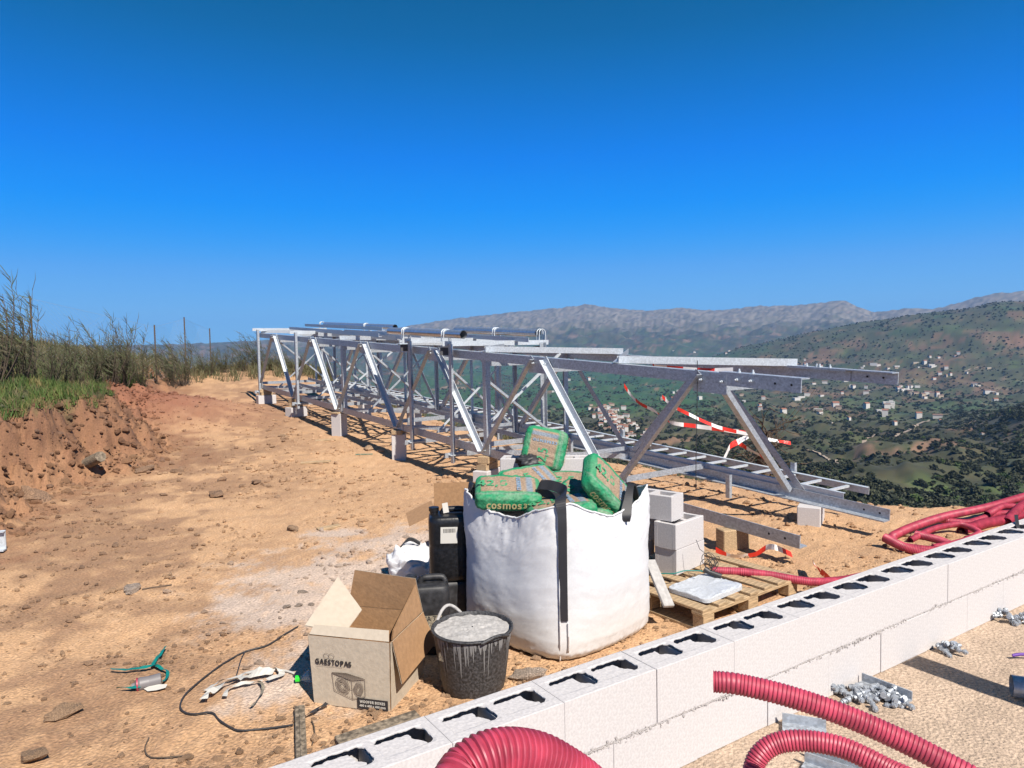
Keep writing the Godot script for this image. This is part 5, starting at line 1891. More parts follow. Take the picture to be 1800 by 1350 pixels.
func jerrycan(label: String, at: Vector3, s: Vector3, turn: Vector3, material: String) -> Node3D:
	var o := thing("jerrycan", label, "canister", at, "black plastic canisters")
	o.rotation = turn
	var m := MB.new()
	var p := PackedVector3Array()
	var prof := [[0.0, 0.0], [0.0, 0.86], [0.03, 0.96], [0.10, 1.0], [0.42, 1.0], [0.45, 0.975], [0.50, 0.975], [0.53, 1.0], [0.80, 1.0], [0.86, 0.97], [0.885, 0.86], [0.895, 0.70], [0.90, 0.0]]
	for q in prof:
		for j in 48:
			var a := -TAU * j / 48.0
			var n := 5.0
			var r := 1.0 / pow(pow(absf(cos(a)), n) + pow(absf(sin(a)), n), 1.0 / n)
			p.append(Vector3(cos(a) * r * s.x / 2 * q[1], q[0] * s.y, sin(a) * r * s.z / 2 * q[1]))
	m.sheet(p, prof.size(), 48, true)
	mk("body", m.mesh(), M[material], o)
	m = MB.new()
	m.tube([Vector3(-s.x * 0.36, s.y * 0.88, 0), Vector3(-s.x * 0.36, s.y * 0.955, 0)], s.x * 0.10, 16)
	m.tube([Vector3(-s.x * 0.36, s.y * 0.935, 0), Vector3(-s.x * 0.36, s.y * 0.985, 0)], s.x * 0.125, 16)
	mk("cap", m.mesh(), M[material], o)
	m = MB.new()
	m.tube(spline([Vector3(-s.x * 0.16, s.y * 0.885, 0), Vector3(-s.x * 0.11, s.y * 0.938, 0), Vector3(s.x * 0.12, s.y * 0.948, 0), Vector3(s.x * 0.35, s.y * 0.938, 0), Vector3(s.x * 0.40, s.y * 0.885, 0)], 0.012), s.x * 0.075, 10)
	mk("handle", m.mesh(), M[material], o)
	return o

func small_things() -> void:
	# mortar tub
	var tb := V(-0.222, 0.0, 3.50)
	tb.y = ground_h(tb.x, 3.50) - 0.004
	var tub := thing("mortar_tub", "black rubber builder's tub full of grey mortar, streaked with drips", "tub", tb)
	var m := MB.new()
	lathe(m, [Vector2(0.0, 0.002), Vector2(0.148, 0.002), Vector2(0.156, 0.012), Vector2(0.162, 0.05), Vector2(0.164, 0.052), Vector2(0.196, 0.296), Vector2(0.206, 0.300), Vector2(0.206, 0.310), Vector2(0.192, 0.310), Vector2(0.186, 0.27)], 72, Vector3.ZERO)
	mk("body", m.mesh(), M.rubber, tub)
	m = MB.new()
	var p := PackedVector3Array()
	for i in 22:
		for j in 60:
			var r := 0.191 * i / 21.0
			var a := -TAU * j / 60.0
			var q := Vector3(cos(a) * r, 0, sin(a) * r)
			q.y = 0.300 + 0.006 * cos(r / 0.19 * PI) + n1.get_noise_2d(q.x * 12.0, q.z * 12.0) * 0.009 + nr.get_noise_2d(q.x * 60.0, q.z * 60.0) * 0.004
			p.append(q)
	# rows run from centre outwards
	m.sheet(p, 22, 60, true)
	mk("mortar", m.mesh(), M.cement, tub)
	for q in [[deg_to_rad(228.0), 0.06], [deg_to_rad(52.0), 0.02]]:
		m = MB.new()
		var pts := []
		for k in 13:
			var t := k / 12.0
			var a: float = q[0] + lerpf(-0.40, 0.40, t)
			pts.append(Vector3(cos(a) * 0.206, 0.300 + sin(t * PI) * q[1], sin(a) * 0.206))
		m.tube(pts, 0.0085, 8)
		mk("handle", m.mesh(), M.cement if q[1] > 0.05 else M.rubber, tub)
	# dried drips down the outside
	m = MB.new()
	var g := RandomNumberGenerator.new()
	g.seed = 12
	for k in 60:
		var a := deg_to_rad(g.randf_range(5, 185))
		var l := g.randf_range(0.02, 0.06) if g.randf() < 0.72 else g.randf_range(0.08, 0.20)
		var w := g.randf_range(0.002, 0.007) * (1.4 if l < 0.06 else 0.8)
		var y := 0.294
		var pts := []
		var wd := []
		var steps := 8
		for i in steps + 1:
			var yy := y - l * i / steps
			var r := lerpf(0.164, 0.196, (yy - 0.052) / 0.244) + 0.0012
			var aa := a + n1.get_noise_2d(yy * 12.0, k * 3.0) * 0.02
			pts.append(Vector3(cos(aa) * r, yy, sin(aa) * r))
			wd.append(Vector3(-sin(aa), 0, cos(aa)) * w * (1.0 - pow(float(i) / steps, 2.0) * 0.85))
		m.ribbon(pts, wd)
	mk("dried_drips", m.mesh(), M.drip, tub).set_meta("kind", "stuff")
	m = MB.new()
	m.box(Transform3D(Basis(Vector3.UP, -0.62), Vector3(-0.148, 0.205, 0.112)), Vector3(0.028, 0.045, 0.002), 0.0)
	mk("sticker", m.mesh(), M.label_old, tub)

	# canisters
	var j2 := jerrycan("dusty black canister with a peeling paper label beside the tub", V(-0.50, ground_h(-0.5, 3.95), 3.95), Vector3(0.245, 0.44, 0.20), Vector3(0.0, 0.14, 0.0), "jerry_dusty")
	var lab := mk("label", box_mesh(Vector3(0.16, 0.175, 0.001), 0.0), M.label_old, j2)
	lab.position = Vector3(-0.005, 0.145, 0.1012)
	var tx := mk("lettering", text_mesh("POLEA 7L", 0.026, 0.001), M.ink, j2)
	tx.position = Vector3(-0.015, 0.216, 0.1020)
	for k in 7:
		var ln := mk("lettering", box_mesh(Vector3([0.13, 0.12, 0.13, 0.10, 0.12, 0.09, 0.11][k], 0.003, 0.0008), 0.0), M.ink_soft, j2)
		ln.position = Vector3(-0.008, 0.190 - k * 0.019, 0.1019)
	var j3 := jerrycan("grey-dusted canister lying under the upright black one", V(-0.40, ground_h(-0.4, 4.5), 4.50) + Vector3(-0.10, 0.12, 0.0), Vector3(0.25, 0.32, 0.24), Vector3(0, 0.2, 0), "jerry_dusty")
	j3.rotation = Vector3(0, 0.2, 0)
	j3.position = V(-0.395, ground_h(-0.395, 4.31), 4.31)
	j3.scale = Vector3(1.0, 1.03, 0.95)
	var j1 := jerrycan("clean black canister with a barcode label against the bulk bag", V(-0.400, 0.236, 4.29), Vector3(0.25, 0.44, 0.22), Vector3(0, 0.12, 0), "jerry")
	j1.position.y = j3.position.y + 0.90 * 0.32 * 1.03
	lab = mk("label", box_mesh(Vector3(0.10, 0.098, 0.001), 0.0), M.label_white, j1)
	lab.position = Vector3(-0.005, 0.285, 0.1112)
	lab.rotation.z = -0.03
	var bx := -0.038
	while bx < 0.03:
		var w := g.randf_range(0.0015, 0.0045)
		var b := mk("barcode", box_mesh(Vector3(w, 0.024, 0.0008), 0.0), M.ink, j1)
		b.position = Vector3(bx + w / 2, 0.312, 0.1120)
		bx += w + g.randf_range(0.0015, 0.004)
	lab = mk("label", box_mesh(Vector3(0.035, 0.06, 0.0015), 0.0), M.label_white, j1)
	lab.position = Vector3(-0.02, 0.43, 0.02)
	lab.rotation = Vector3(-0.1, 0.2, 0.12)

	# crumpled white sack with black straps behind the canisters
	var ws := pd(735, 1015, 4.85)
	ws.y = ground_h(ws.x, -ws.z)
	var sk := thing("white_sack", "small crumpled white woven sack with black handles behind the canisters", "sack", ws)
	m = MB.new()
	p = PackedVector3Array()
	for i in 30:
		for j in 44:
			var t := i / 29.0
			var a := -TAU * j / 44.0
			var rr := lerpf(0.15, 0.19, sin(t * 2.2)) * (1.0 if t < 0.75 else sqrt(maxf(0.0, 1.0 - pow((t - 0.75) / 0.25, 2.0))))
			var q := Vector3(cos(a) * rr * 1.05, t * 0.34, sin(a) * rr * 0.8)
			var k := n1.get_noise_3dv(q * 7.0) * 0.07 + nr.get_noise_3dv(q * 16.0) * 0.03
			p.append(q + q.normalized() * k * smooth(0.0, 0.2, t))
	m.sheet(p, 30, 44, true)
	mk("body", m.mesh(), M.bag_white, sk)
	strap("handle", [Vector3(-0.17, 0.02, 0.06), Vector3(-0.19, 0.12, 0.05), Vector3(-0.15, 0.28, 0.02), Vector3(-0.06, 0.38, 0.0), Vector3(0.02, 0.35, 0.0)], [Vector3(0.01, 0, 0.02), Vector3(0.012, 0, 0.02), Vector3(0.015, 0.01, 0.015), Vector3(0.005, 0.015, 0.015), Vector3(0.005, 0.015, 0.015)], 0.003, "webbing", sk, Vector3.ZERO)

	# plain carton behind
	var cp := pd(800, 900, 4.95)
	cp.y = ground_h(cp.x, -cp.z)
	var ct := thing("brown_carton", "plain brown carton standing behind the black canisters", "box", cp)
	ct.rotation.y = 0.08
	for q in [[Vector3(0.02, 0.30, 0.15), Vector3(0.34, 0.60, 0.005)], [Vector3(-0.15, 0.30, 0), Vector3(0.005, 0.60, 0.29)], [Vector3(0.19, 0.30, 0), Vector3(0.005, 0.60, 0.29)], [Vector3(0.02, 0.365, -0.15), Vector3(0.34, 0.73, 0.005)]]:
		var b := mk("panel", box_mesh(q[1], 0.0), M.card, ct)
		b.position = q[0]
	var fl := mk("flap", box_mesh(Vector3(0.20, 0.004, 0.26), 0.0), M.card, ct)
	fl.position = Vector3(-0.24, 0.555, 0.02)
	fl.rotation = Vector3(0.12, 0.15, 0.42)

	# printed carton
	var bo := V(-0.985, 0.0, 3.36)
	bo.y = ground_h(-0.8, 3.4) - 0.005
	var box := thing("printed_carton", "open pale cardboard carton printed with a loudspeaker drawing, flaps askew", "box", bo)
	box.rotation = Vector3(0, -0.263, 0.0)
	var W := 0.40
	var D := 0.40
	var H := 0.335
	var pan := func(called: String, a: Vector3, b: Vector3, c: Vector3, d: Vector3, material: String, inner: String) -> void:
		# sheet with its two faces 5 mm apart
		var mm := MB.new()
		var nrm := (b - a).cross(d - a).normalized() * 0.0025
		var steps := 10
		var pp := PackedVector3Array()
		var pq := PackedVector3Array()
		for i in steps + 1:
			for j in steps + 1:
				var u := float(i) / steps
				var v := float(j) / steps
				var q := a.lerp(b, u).lerp(d.lerp(c, u), v)
				q += nrm * 0.9 * n1.get_noise_3dv(q * 9.0)
				pp.append(q + nrm)
				pq.append(q - nrm)
		mm.sheet(pp, steps + 1, steps + 1, false)
		var o := mk(called, mm.mesh(), M[material], box)
		mm = MB.new()
		mm.sheet(pq, steps + 1, steps + 1, false)
		mk("lining", mm.mesh(), M[inner], o)
	pan.call("panel", Vector3(0, 0, 0), Vector3(W, 0, 0), Vector3(W + 0.004, H, 0.0), Vector3(-0.022, H, 0.0), "card_white", "card")
	pan.call("panel", Vector3(W, 0, 0), Vector3(W, 0, -D), Vector3(W + 0.01, H, -D), Vector3(W + 0.006, H, 0), "card_white", "card")
	pan.call("panel", Vector3(W, 0, -D), Vector3(0, 0, -D), Vector3(-0.02, H, -D), Vector3(W + 0.01, H, -D), "card_white", "card")
	pan.call("panel", Vector3(0, 0, -D), Vector3(0, 0, 0), Vector3(-0.022, H, 0.0), Vector3(-0.02, H, -D), "card_white", "card")
	pan.call("panel", Vector3(0, 0.004, 0), Vector3(0, 0.004, -D), Vector3(W, 0.004, -D), Vector3(W, 0.004, 0), "card", "card")
	# flaps: torn stub in front, left and back standing, right folded out
	pan.call("flap", Vector3(-0.018, H + 0.002, -0.004), Vector3(W, H + 0.002, -0.004), Vector3(W - 0.01, H + 0.045, -0.03), Vector3(-0.005, H + 0.04, -0.03), "card_white", "card")
	var inv := box.transform.affine_inverse()
	pan.call("flap", inv * pd(536, 1100, 3.39), inv * pd(607, 1112, 3.40), inv * pd(636, 1072, 3.55), inv * pd(594, 1014, 3.72), "card_white", "card_white")
	pan.call("flap", Vector3(W + 0.008, H + 0.002, -D), Vector3(-0.018, H + 0.002, -D), Vector3(0.03, H + 0.20, -D + 0.01), Vector3(W - 0.02, H + 0.18, -D + 0.02), "card_white", "card")
	pan.call("flap", Vector3(W + 0.012, H + 0.002, -D + 0.01), Vector3(W + 0.012, H + 0.002, -0.01), Vector3(W + 0.055, H - 0.20, -0.015), Vector3(W + 0.075, H - 0.16, -D + 0.0), "card", "card_white")
	pan.call("flap", Vector3(W + 0.006, H + 0.004, -0.02), Vector3(W + 0.006, H + 0.004, -D + 0.01), Vector3(W - 0.02, H + 0.15, -D + 0.02), Vector3(W + 0.0, H + 0.04, -0.05), "card", "card")
	# print on the front
	var z := 0.0080
	var pr := mk("lettering", text_mesh("GAESTOPAS", 0.0265, 0.001), M.ink, box)
	pr.position = Vector3(0.112, 0.214, z)
	var dr := MB.new()
	var stroke := func(a: Vector2, b: Vector2, w: float) -> void:
		var t := (b - a).normalized()
		var nn := Vector2(-t.y, t.x) * w / 2
		dr.quad(Vector3(a.x + nn.x, a.y + nn.y, z), Vector3(a.x - nn.x, a.y - nn.y, z), Vector3(b.x - nn.x, b.y - nn.y, z), Vector3(b.x + nn.x, b.y + nn.y, z))
	var ring := func(c: Vector2, rx: float, ry: float, sk2: float, w: float) -> void:
		for k in 40:
			var a0 := TAU * k / 40.0
			var a1 := TAU * (k + 1) / 40.0
			stroke.call(c + Vector2(cos(a0) * rx, sin(a0) * ry + sk2 * cos(a0) * rx), c + Vector2(cos(a1) * rx, sin(a1) * ry + sk2 * cos(a1) * rx), w)
	# twin-letter emblem
	ring.call(Vector2(0.098, 0.245), 0.014, 0.0125, 0.0, 0.0022)
	ring.call(Vector2(0.126, 0.245), 0.014, 0.0125, 0.0, 0.0022)
	stroke.call(Vector2(0.045, 0.194), Vector2(0.182, 0.196), 0.0016)
	# loudspeaker cube
	var A := [Vector2(0.125, 0.165), Vector2(0.205, 0.168), Vector2(0.298, 0.150), Vector2(0.228, 0.137), Vector2(0.136, 0.080), Vector2(0.232, 0.045), Vector2(0.298, 0.066)]
	for e in [[0, 1], [1, 2], [2, 3], [3, 0], [0, 4], [4, 5], [5, 6], [6, 2], [3, 5]]:
		stroke.call(A[e[0]], A[e[1]], 0.0026)
	for k in 9:
		var t := k / 9.0
		stroke.call(A[0].lerp(A[3], t), A[1].lerp(A[2], t), 0.0055)
	for k in 9:
		var t := (k + 0.5) / 9.0
		stroke.call(A[0].lerp(A[3], t) - Vector2(0, 0.002), A[0].lerp(A[3], t) - Vector2(0, 0.010), 0.0018)
		stroke.call(A[4].lerp(A[5], t) + Vector2(0, 0.002), A[4].lerp(A[5], t) + Vector2(0, 0.009), 0.0018)
		stroke.call(A[3].lerp(A[2], t) - Vector2(0, 0.002), A[3].lerp(A[2], t) - Vector2(0, 0.009), 0.0018)
		stroke.call(A[5].lerp(A[6], t) + Vector2(0, 0.002), A[5].lerp(A[6], t) + Vector2(0, 0.008), 0.0018)
	for q in [[1.0, 0.0030], [0.86, 0.0018], [0.72, 0.0060], [0.52, 0.0055], [0.3, 0.003]]:
		ring.call(Vector2(0.181, 0.107), 0.036 * q[0], 0.037 * q[0], -0.30, q[1])
		ring.call(Vector2(0.264, 0.098), 0.024 * q[0], 0.033 * q[0], 0.12, q[1])
	stroke.call(Vector2(0.215, 0.094), Vector2(0.240, 0.094), 0.002)
	mk("loudspeaker_drawing", dr.mesh(), M.ink_soft, box).position.x = -0.022
	var bl := mk("label", box_mesh(Vector3(0.158, 0.050, 0.001), 0.0), M.ink, box)
	bl.position = Vector3(0.312, 0.032, z)
	for q in [["WOOFER BOXES", 0.041], ["460 x 400 x 490 mm", 0.022]]:
		var t := mk("lettering", text_mesh(q[0], 0.0130 if q[1] > 0.03 else 0.0110, 0.0008), M.label_white, box)
		t.position = Vector3(0.312, q[1], z + 0.001)

	# cable, straps and litter on the earth
	var wp := func(pts: Array, lift: float) -> Array:
		var out := []
		for i in range(0, pts.size(), 2):
			var q := pg(pts[i], pts[i + 1], 0.0)
			for it in 3:
				q = pg(pts[i], pts[i + 1], ground_h(q.x, -q.z))
			out.append(q + Vector3(0, lift, 0))
		return out
	var line := func(called: String, pts: Array, r: float, material: String, label: String, category: String) -> void:
		var q: Array = wp.call(pts, r + 0.006)
		var mm := MB.new()
		mm.org = q[0]
		mm.tube(spline(q, 0.02), r, 7)
		var o := mk(called, mm.mesh(), M[material], self)
		o.position = q[0]
		tag(o, label, category)
	line.call("cable", [524, 1104, 500, 1118, 470, 1137, 432, 1148, 395, 1168, 352, 1200, 326, 1224, 317, 1243, 322, 1254, 340, 1259, 372, 1256, 384, 1268, 405, 1282, 425, 1288, 470, 1284, 515, 1278], 0.0042, "cable", "dark cable looped over the earth in front of the carton", "cable")
	line.call("cable", [430, 1150, 424, 1162, 416, 1190], 0.0035, "cable", "short branch of cable above the white plastic", "cable")
	line.call("twig", [262, 1300, 255, 1320, 268, 1335, 325, 1332], 0.003, "twig", "thin bent twig on the near earth", "twig")
	line.call("twig", [548, 1270, 552, 1280, 553, 1295, 549, 1312], 0.003, "twig", "curled dry stalk beside the grey stake", "twig")
	line.call("twig", [250, 1038, 275, 1034, 302, 1030], 0.004, "twig", "straight twig by the wedge of pale stone", "twig")
	line.call("strap_end", [516, 1187, 495, 1182, 465, 1181, 440, 1188], 0.006, "label_white", "pale plastic strap running to the green bottle cap", "strap")
	var rib := func(called: String, pts: Array, half: float, material: String, label: String, category: String, group := "") -> void:
		var q: Array = spline(wp.call(pts, 0.012), 0.02)
		var mm := MB.new()
		mm.org = q[0]
		var wd := []
		for i in q.size():
			var t: Vector3 = q[mini(i + 1, q.size() - 1)] - q[maxi(i - 1, 0)]
			var tw := n1.get_noise_2d(i * 0.13, half * 500.0 + pts[0]) * 1.4
			wd.append(Vector3(t.z, 0, -t.x).normalized().rotated(t.normalized(), tw) * half)
			q[i] += Vector3(0, absf(sin(tw)) * half + n1.get_noise_2d(i * 0.2, pts[1]) * 0.008 + 0.004, 0)
		mm.ribbon(q, wd)
		var o := mk(called, mm.mesh(), M[material], self)
		o.position = q[0]
		tag(o, label, category, group)
	rib.call("plastic_film", [358, 1238, 375, 1222, 405, 1208, 440, 1196, 482, 1190], 0.022, "label_white", "long crumpled white plastic film on the earth", "plastic")
	rib.call("plastic_film", [362, 1222, 390, 1206, 420, 1196, 455, 1186, 490, 1184, 494, 1193, 470, 1203], 0.016, "label_white", "white plastic film folded back on itself", "plastic")
	rib.call("plastic_film", [395, 1232, 402, 1220, 425, 1210, 462, 1204], 0.012, "label_white", "short white plastic scrap under the longer film", "plastic")
	rib.call("plastic_film", [455, 1203, 463, 1215, 455, 1235, 440, 1248], 0.008, "label_old", "thin plastic strip curling towards the grey stake", "plastic")
	rib.call("black_strap", [522, 1276, 545, 1262, 575, 1244], 0.012, "cable", "flat black strap end in front of the carton", "strap")
	# teal strapping round a crushed grey bottle
	rib.call("teal_strap", [195, 1184, 230, 1184, 262, 1180, 290, 1170], 0.010, "teal", "teal strap laid across the crushed grey bottle", "strap", "teal packing straps")
	rib.call("teal_strap", [268, 1178, 280, 1162, 292, 1143], 0.008, "teal", "teal strap end sticking up and away from the bottle", "strap", "teal packing straps")
	rib.call("teal_strap", [272, 1176, 285, 1182, 295, 1188, 292, 1200, 283, 1207], 0.008, "teal", "teal strap curling round the bottle's base", "strap", "teal packing straps")
	rib.call("teal_strap", [205, 1218, 225, 1217, 245, 1215, 258, 1209], 0.009, "teal", "teal strap below the crushed bottle", "strap", "teal packing straps")
	var bt := pg(237, 1205, 0.03)
	var be := pg(283, 1194, 0.035)
	m = MB.new()
	m.org = bt
	var axis := (be - bt)
	m.tube([bt - axis * 0.12, bt, bt + axis * 0.06, bt + axis * 0.2, bt + axis * 0.55, be, be + axis * 0.02], [0.012, 0.014, 0.027, 0.034, 0.030, 0.033, 0.02], 14)
	var o := mk("crushed_bottle", m.mesh(), M.tin, self)
	o.position = bt
	tag(o, "crushed grey plastic bottle with a red band among teal straps", "bottle")
	m = MB.new()
	m.tube([axis * 0.07, axis * 0.13], 0.0345, 14)
	mk("red_band", m.mesh(), M.red_pipe, o)
	var pa := pg(272, 1212, 0.01)
	m = MB.new()
	var hull := [Vector3(-0.05, 0.01, 0.01), Vector3(-0.02, 0.015, -0.025), Vector3(0.05, 0.012, -0.03), Vector3(0.055, 0.008, 0.0), Vector3(0.02, 0.006, 0.02), Vector3(-0.02, 0.006, 0.03)]
	for i in range(1, hull.size() - 1):
		m.tri(hull[0], hull[i], hull[i + 1])
	var pz := mk("paper_scrap", m.mesh(), M.label_white, self)
	pz.position = pa
	tag(pz, "torn white scrap beside the crushed bottle", "paper")
	# bottle with a green cap beside the carton
	var gb := pg(520, 1200, 0.012)
	var gd := V(0.99, 0, 0.12)
	var bot := thing("water_bottle", "crushed clear plastic bottle with a bright green cap by the carton", "bottle", gb)
	m = MB.new()
	m.tube([Vector3(0, 0.02, 0), gd * 0.022 + Vector3(0, 0.02, 0)], 0.017, 14)
	mk("cap", m.mesh(), M.green_cap, bot)
	m = MB.new()
	m.tube([gd * 0.022 + Vector3(0, 0.02, 0), gd * 0.035 + Vector3(0, 0.02, 0), gd * 0.06 + Vector3(0, 0.026, 0), gd * 0.075 + Vector3(0, 0.03, 0)], [0.013, 0.014, 0.028, 0.033], 16, false)
	mk("bottle_body", m.mesh(), M.clear_plastic, bot)
	# weathered stake and board at the back of the wall
	var s0: Vector3 = wp.call([527, 1250], 0.012)[0]
	var s1: Vector3 = wp.call([531, 1362], 0.012)[0]
	m = MB.new()
	var ax2 := (s1 - s0).normalized()
	var sx2 := ax2.cross(Vector3.UP).normalized()
	m.box(Transform3D(Basis(ax2, Vector3.UP, ax2.cross(Vector3.UP)).orthonormalized(), (s1 - s0) / 2), Vector3(s0.distance_to(s1), 0.022, 0.046), 0.004)
	m.box(Transform3D(Basis(ax2, Vector3.UP, ax2.cross(Vector3.UP)).orthonormalized(), (s1 - s0) / 2 + Vector3(0, 0.012, 0)), Vector3(s0.distance_to(s1) - 0.02, 0.008, 0.006), 0.0)
	o = mk("wooden_stake", m.mesh(), M.wood_grey, self)
	o.position = s0 + Vector3(0, 0.006, 0)
	tag(o, "weathered grey wooden stake lying against the wall", "stake")
	var c0: Vector3 = wp.call([592, 1312], 0.02)[0]
	var c1: Vector3 = wp.call([735, 1264], 0.02)[0]
	m = MB.new()
	ax2 = (c1 - c0).normalized()
	m.box(Transform3D(Basis(ax2, Vector3.UP, ax2.cross(Vector3.UP)).orthonormalized(), (c1 - c0) / 2), Vector3(c0.distance_to(c1), 0.03, 0.07), 0.004)
	o = mk("plank", m.mesh(), M.wood_grey, self)
	o.position = c0 - Vector3(0, 0.004, 0)
	tag(o, "dark weathered plank lying along the back of the wall", "plank")
	# pale profile at the left edge of the platform
	var wl: Vector3 = wp.call([2, 968], 0.0)[0]
	m = MB.new()
	m.angle(Vector3(0.05, 0.01, 0), Vector3(-0.9, 0.01, 0.25), Vector3.UP, Vector3(0.26, 0, 0.96), 0.16, 0.07, 0.012)
	m.angle(Vector3(0.05, 0.172, 0), Vector3(-0.9, 0.172, 0.25), Vector3(0.26, 0, 0.96), Vector3.UP, 0.05, 0.012, 0.006)
	o = mk("aluminium_profile", m.mesh(), M.steel_bright, self)
	o.position = wl
	tag(o, "end of a pale metal profile lying on the earth below the bank", "profile")


# ---------------------------------------------------------------- red pipes, bolts, steel on the floor
func corrugated(label: String, pts: Array, r: float, group: String) -> void:
	var pitch := 0.0105
	var sp := spline(pts, pitch / 4.0)
	var rad := []
	for i in sp.size():
		rad.append(r * ([1.0, 1.0, 0.955, 0.91][i % 4]))
	var m := MB.new()
	m.org = pts[0]
	m.tube(sp, rad, 18, false)
	# inner lining makes the open ends read as hollow
	var inner := []
	for i in mini(40, sp.size()):
		inner.append(sp[i])
	m.tube(inner, r * 0.86, 18, false)
	var o := mk("corrugated_pipe", m.mesh(), M.red_pipe, self)
	o.position = pts[0]
	tag(o, label, "pipe", group)

func floor_things() -> void:
	var grp := "red corrugated cable pipes"
	corrugated("red corrugated pipe ending in mid air in front of the wall", [pd(1254, 1198, 1.92), pd(1300, 1203, 1.90), pd(1380, 1222, 1.86), pd(1470, 1252, 1.81), pd(1560, 1290, 1.76), pd(1650, 1335, 1.70), pd(1760, 1400, 1.62), V(1.32, 0.42, 1.45), V(1.5, 0.14, 1.2), V(1.8, 0.05, 0.9)], 0.029, grp)
	corrugated("red corrugated pipe bent in a low arch over grey steel", [V(0.60, 0.06, 2.12), V(0.64, 0.2, 2.10), pd(1318, 1372, 2.08), pd(1332, 1332, 2.09), pd(1362, 1308, 2.09), pd(1410, 1302, 2.07), pd(1480, 1314, 2.02), pd(1560, 1352, 1.94), pd(1640, 1400, 1.84), V(1.2, 0.2, 1.6), V(1.4, 0.05, 1.3)], 0.031, grp)
	corrugated("red corrugated pipe arching high over the wall top", [V(-0.38, 0.35, 0.95), V(-0.27, 0.72, 1.08), pd(792, 1395, 1.17), pd(818, 1356, 1.20), pd(855, 1333, 1.22), pd(900, 1326, 1.24), pd(948, 1334, 1.26), pd(990, 1356, 1.27), pd(1032, 1386, 1.28), pd(1085, 1440, 1.28), V(0.30, 0.55, 1.28), V(0.42, 0.2, 1.25)], 0.046, grp)
	var heap := "red pipes heaped beyond the wall"
	corrugated("long red pipe sweeping over the top of the heap", [pd(1840, 862, 6.9), pd(1790, 876, 6.75), pd(1730, 893, 6.6), pd(1660, 908, 6.35), pd(1600, 928, 6.1), pd(1568, 945, 5.95), pd(1575, 958, 5.8), pd(1620, 966, 5.7), pd(1680, 968, 5.65)], 0.037, heap)
	corrugated("red pipe lying lowest along the back of the wall", [pd(1555, 945, 5.75), pd(1590, 962, 5.6), pd(1640, 975, 5.5), pd(1690, 978, 5.45)], 0.037, heap)
	corrugated("red pipe crossing the middle of the heap", [pd(1610, 940, 6.0), pd(1650, 950, 5.85), pd(1680, 962, 5.7), pd(1710, 970, 5.6)], 0.037, heap)
	corrugated("red pipe bulging at the heap's right half", [pd(1690, 935, 6.1), pd(1730, 920, 6.25), pd(1775, 912, 6.4), pd(1830, 890, 6.6)], 0.045, heap)
	corrugated("red pipe end standing up beside the wall strap", [pd(1770, 918, 6.3), pd(1785, 900, 6.45), pd(1805, 885, 6.6), pd(1840, 880, 6.7)], 0.041, heap)
	corrugated("red pipe under the others against the wall", [pd(1700, 950, 5.9), pd(1750, 942, 6.05), pd(1800, 928, 6.2), pd(1850, 915, 6.3)], 0.039, heap)
	corrugated("slim red pipe looping over the heap's near side", [pd(1600, 950, 5.9), pd(1640, 930, 6.05), pd(1690, 922, 6.1), pd(1720, 935, 5.95), pd(1690, 952, 5.75), pd(1640, 962, 5.7)], 0.026, heap)
	corrugated("slim red pipe coiled at the heap's far right", [pd(1735, 905, 6.4), pd(1765, 890, 6.6), pd(1800, 893, 6.6), pd(1810, 915, 6.4), pd(1770, 932, 6.2), pd(1725, 940, 6.05)], 0.030, heap)
	corrugated("slim red pipe slanting across the heap", [pd(1645, 912, 6.4), pd(1700, 918, 6.3), pd(1755, 903, 6.5), pd(1815, 900, 6.5)], 0.028, heap)
	corrugated("thin red pipe on the earth between pallet and wall", [pd(1250, 1003, 4.75), pd(1300, 1005, 4.72), pd(1360, 1012, 4.68), pd(1420, 1022, 4.62), pd(1480, 1020, 4.68), pd(1545, 1006, 4.85)], 0.028, grp)
	# black strap hanging over the wall's far end
	var st := thing("hanging_strap", "black strap hanging over the block wall beside the pipe heap", "strap", pd(1792, 930, 4.6))
	strap("webbing", [pd(1786, 905, 4.75), pd(1789, 925, 4.62), pd(1794, 945, 4.55), pd(1790, 965, 4.52)], [Vector3(0.012, 0.0, 0), Vector3(0.012, 0, 0), Vector3(0.010, 0, 0), Vector3(0.006, 0, 0)], 0.002, "webbing", st, st.position)
	# bolts
	var m := MB.new()
	m.tube([Vector3(0, 0, 0), Vector3(0, 0.011, 0)], 0.0145, 6)
	m.tube([Vector3(0, 0.011, 0), Vector3(0, 0.050, 0)], 0.0078, 8)
	m.tube([Vector3(0, 0.030, 0), Vector3(0, 0.042, 0)], 0.0140, 6)
	var bm := m.mesh()
	for q in [[1535, 1228, 58, 0.115, "galvanised bolt in the pile beside the grey plate", "bolts piled beside the grey plate"], [1770, 1088, 34, 0.10, "galvanised bolt in the far pile by the wall", "bolts in the far pile"], [1668, 1146, 14, 0.05, "small bolt in the scatter by the wall's foot", "bolts scattered by the wall"]]:
		var c := pg(q[0], q[1], 0.035)
		for i in q[2]:
			var a := rng.randf() * TAU
			var r: float = q[3] * sqrt(rng.randf())
			var lift := 0.012 + maxf(0.0, 0.055 * (1.0 - r / q[3])) * rng.randf()
			var o := mk("bolt", bm, M.steel, self)
			o.position = c + Vector3(cos(a) * r * 1.35, lift, sin(a) * r * 0.75 + cos(a) * r * 0.3)
			o.basis = Basis.from_euler(Vector3(PI / 2 + rng.randfn() * 0.45, rng.randf() * TAU, rng.randf() * TAU))
			tag(o, q[4], "bolt", q[5])
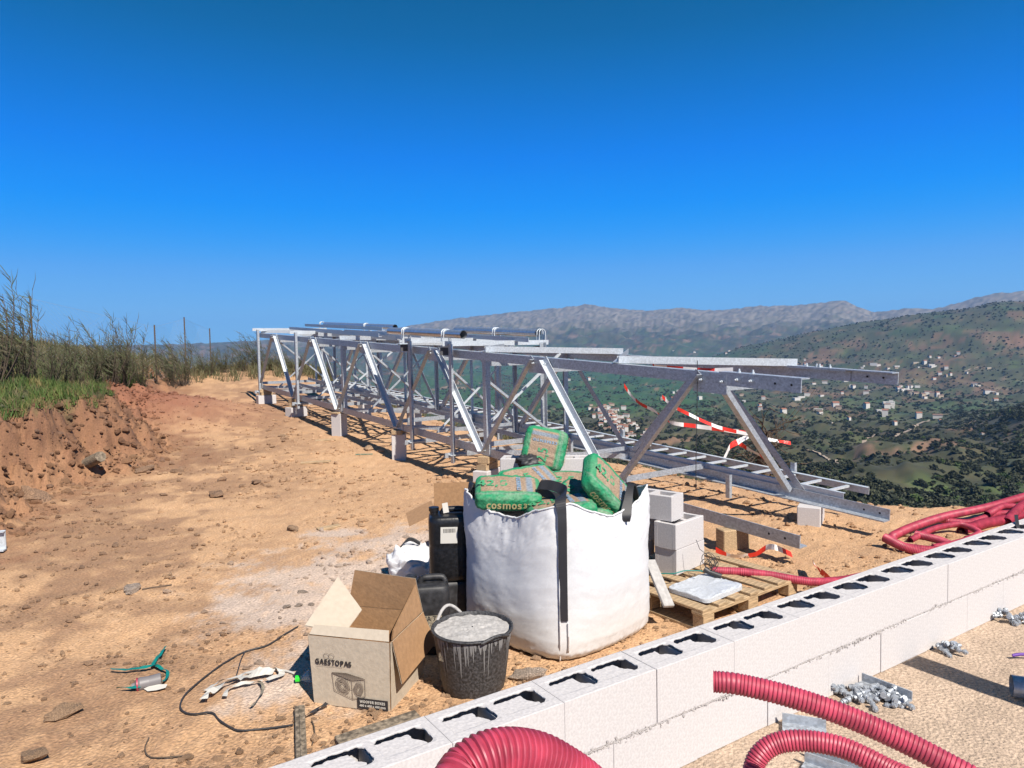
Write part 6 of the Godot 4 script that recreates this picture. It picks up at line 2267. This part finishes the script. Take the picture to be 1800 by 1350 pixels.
	# steel plates and angles lying on the floor
	var steel := func(called: String, px0: float, py0: float, px1: float, py1: float, wide: float, y: float, label: String) -> void:
		var a := pg(px0, py0, y)
		var b := pg(px1, py1, y)
		var mm := MB.new()
		var t := (b - a).normalized()
		var w := t.cross(Vector3.UP).normalized()
		mm.angle(Vector3.ZERO, b - a, w, Vector3.UP, wide, 0.045, 0.007)
		var o := mk(called, mm.mesh(), M.steel, self)
		o.position = a
		tag(o, label, "steel")
	steel.call("steel_plate", 1516, 1198, 1604, 1232, 0.07, 0.045, "grey steel angle half buried in the pile of bolts")
	steel.call("steel_plate", 1375, 1270, 1452, 1282, 0.12, 0.045, "flat grey steel plate lying between two red pipes")
	steel.call("steel_angle", 1425, 1330, 1560, 1372, 0.05, 0.04, "long steel angle under the arched red pipe, upper one")
	steel.call("steel_angle", 1415, 1340, 1550, 1385, 0.05, 0.04, "long steel angle under the arched red pipe, lower one")
	m = MB.new()
	var t0 := pg(1778, 1205, 0.085)
	m.org = t0
	m.tube([t0, t0 + V(0.75, -0.005, -0.32)], 0.048, 20, false)
	m.tube([t0 + V(0.75, -0.005, -0.32), t0], 0.043, 20, false)
	var o := mk("steel_tube", m.mesh(), M.steel, self)
	o.position = t0
	tag(o, "short grey steel tube lying on the sandy floor", "tube")
	var pp := pg(1800, 1152, 0.05)
	m = MB.new()
	m.tube(spline([Vector3(-0.06, 0, 0), Vector3(0.0, 0.01, 0.01), Vector3(0.12, 0.0, 0.05)], 0.02), 0.008, 7)
	o = mk("purple_cord", m.mesh(), M.purple, self)
	o.position = pp
	tag(o, "end of a purple cord on the sandy floor", "cord")
	# the timber post whose long shadow falls across the floor to the wall
	var tip := pg(1612, 1164, 0.03)
	var hgt := 1.05
	var base := tip + Vector3(0.545, 0, 0.839) * (hgt / tan(deg_to_rad(46.6)))
	o = mk("timber_post", box_mesh(Vector3(0.16, hgt, 0.09), 0.004), M.wood_grey, self)
	o.position = Vector3(base.x, 0.028 + hgt / 2, base.z)
	o.rotation.y = deg_to_rad(33.0)
	tag(o, "upright timber post casting a long shadow to the wall", "post")
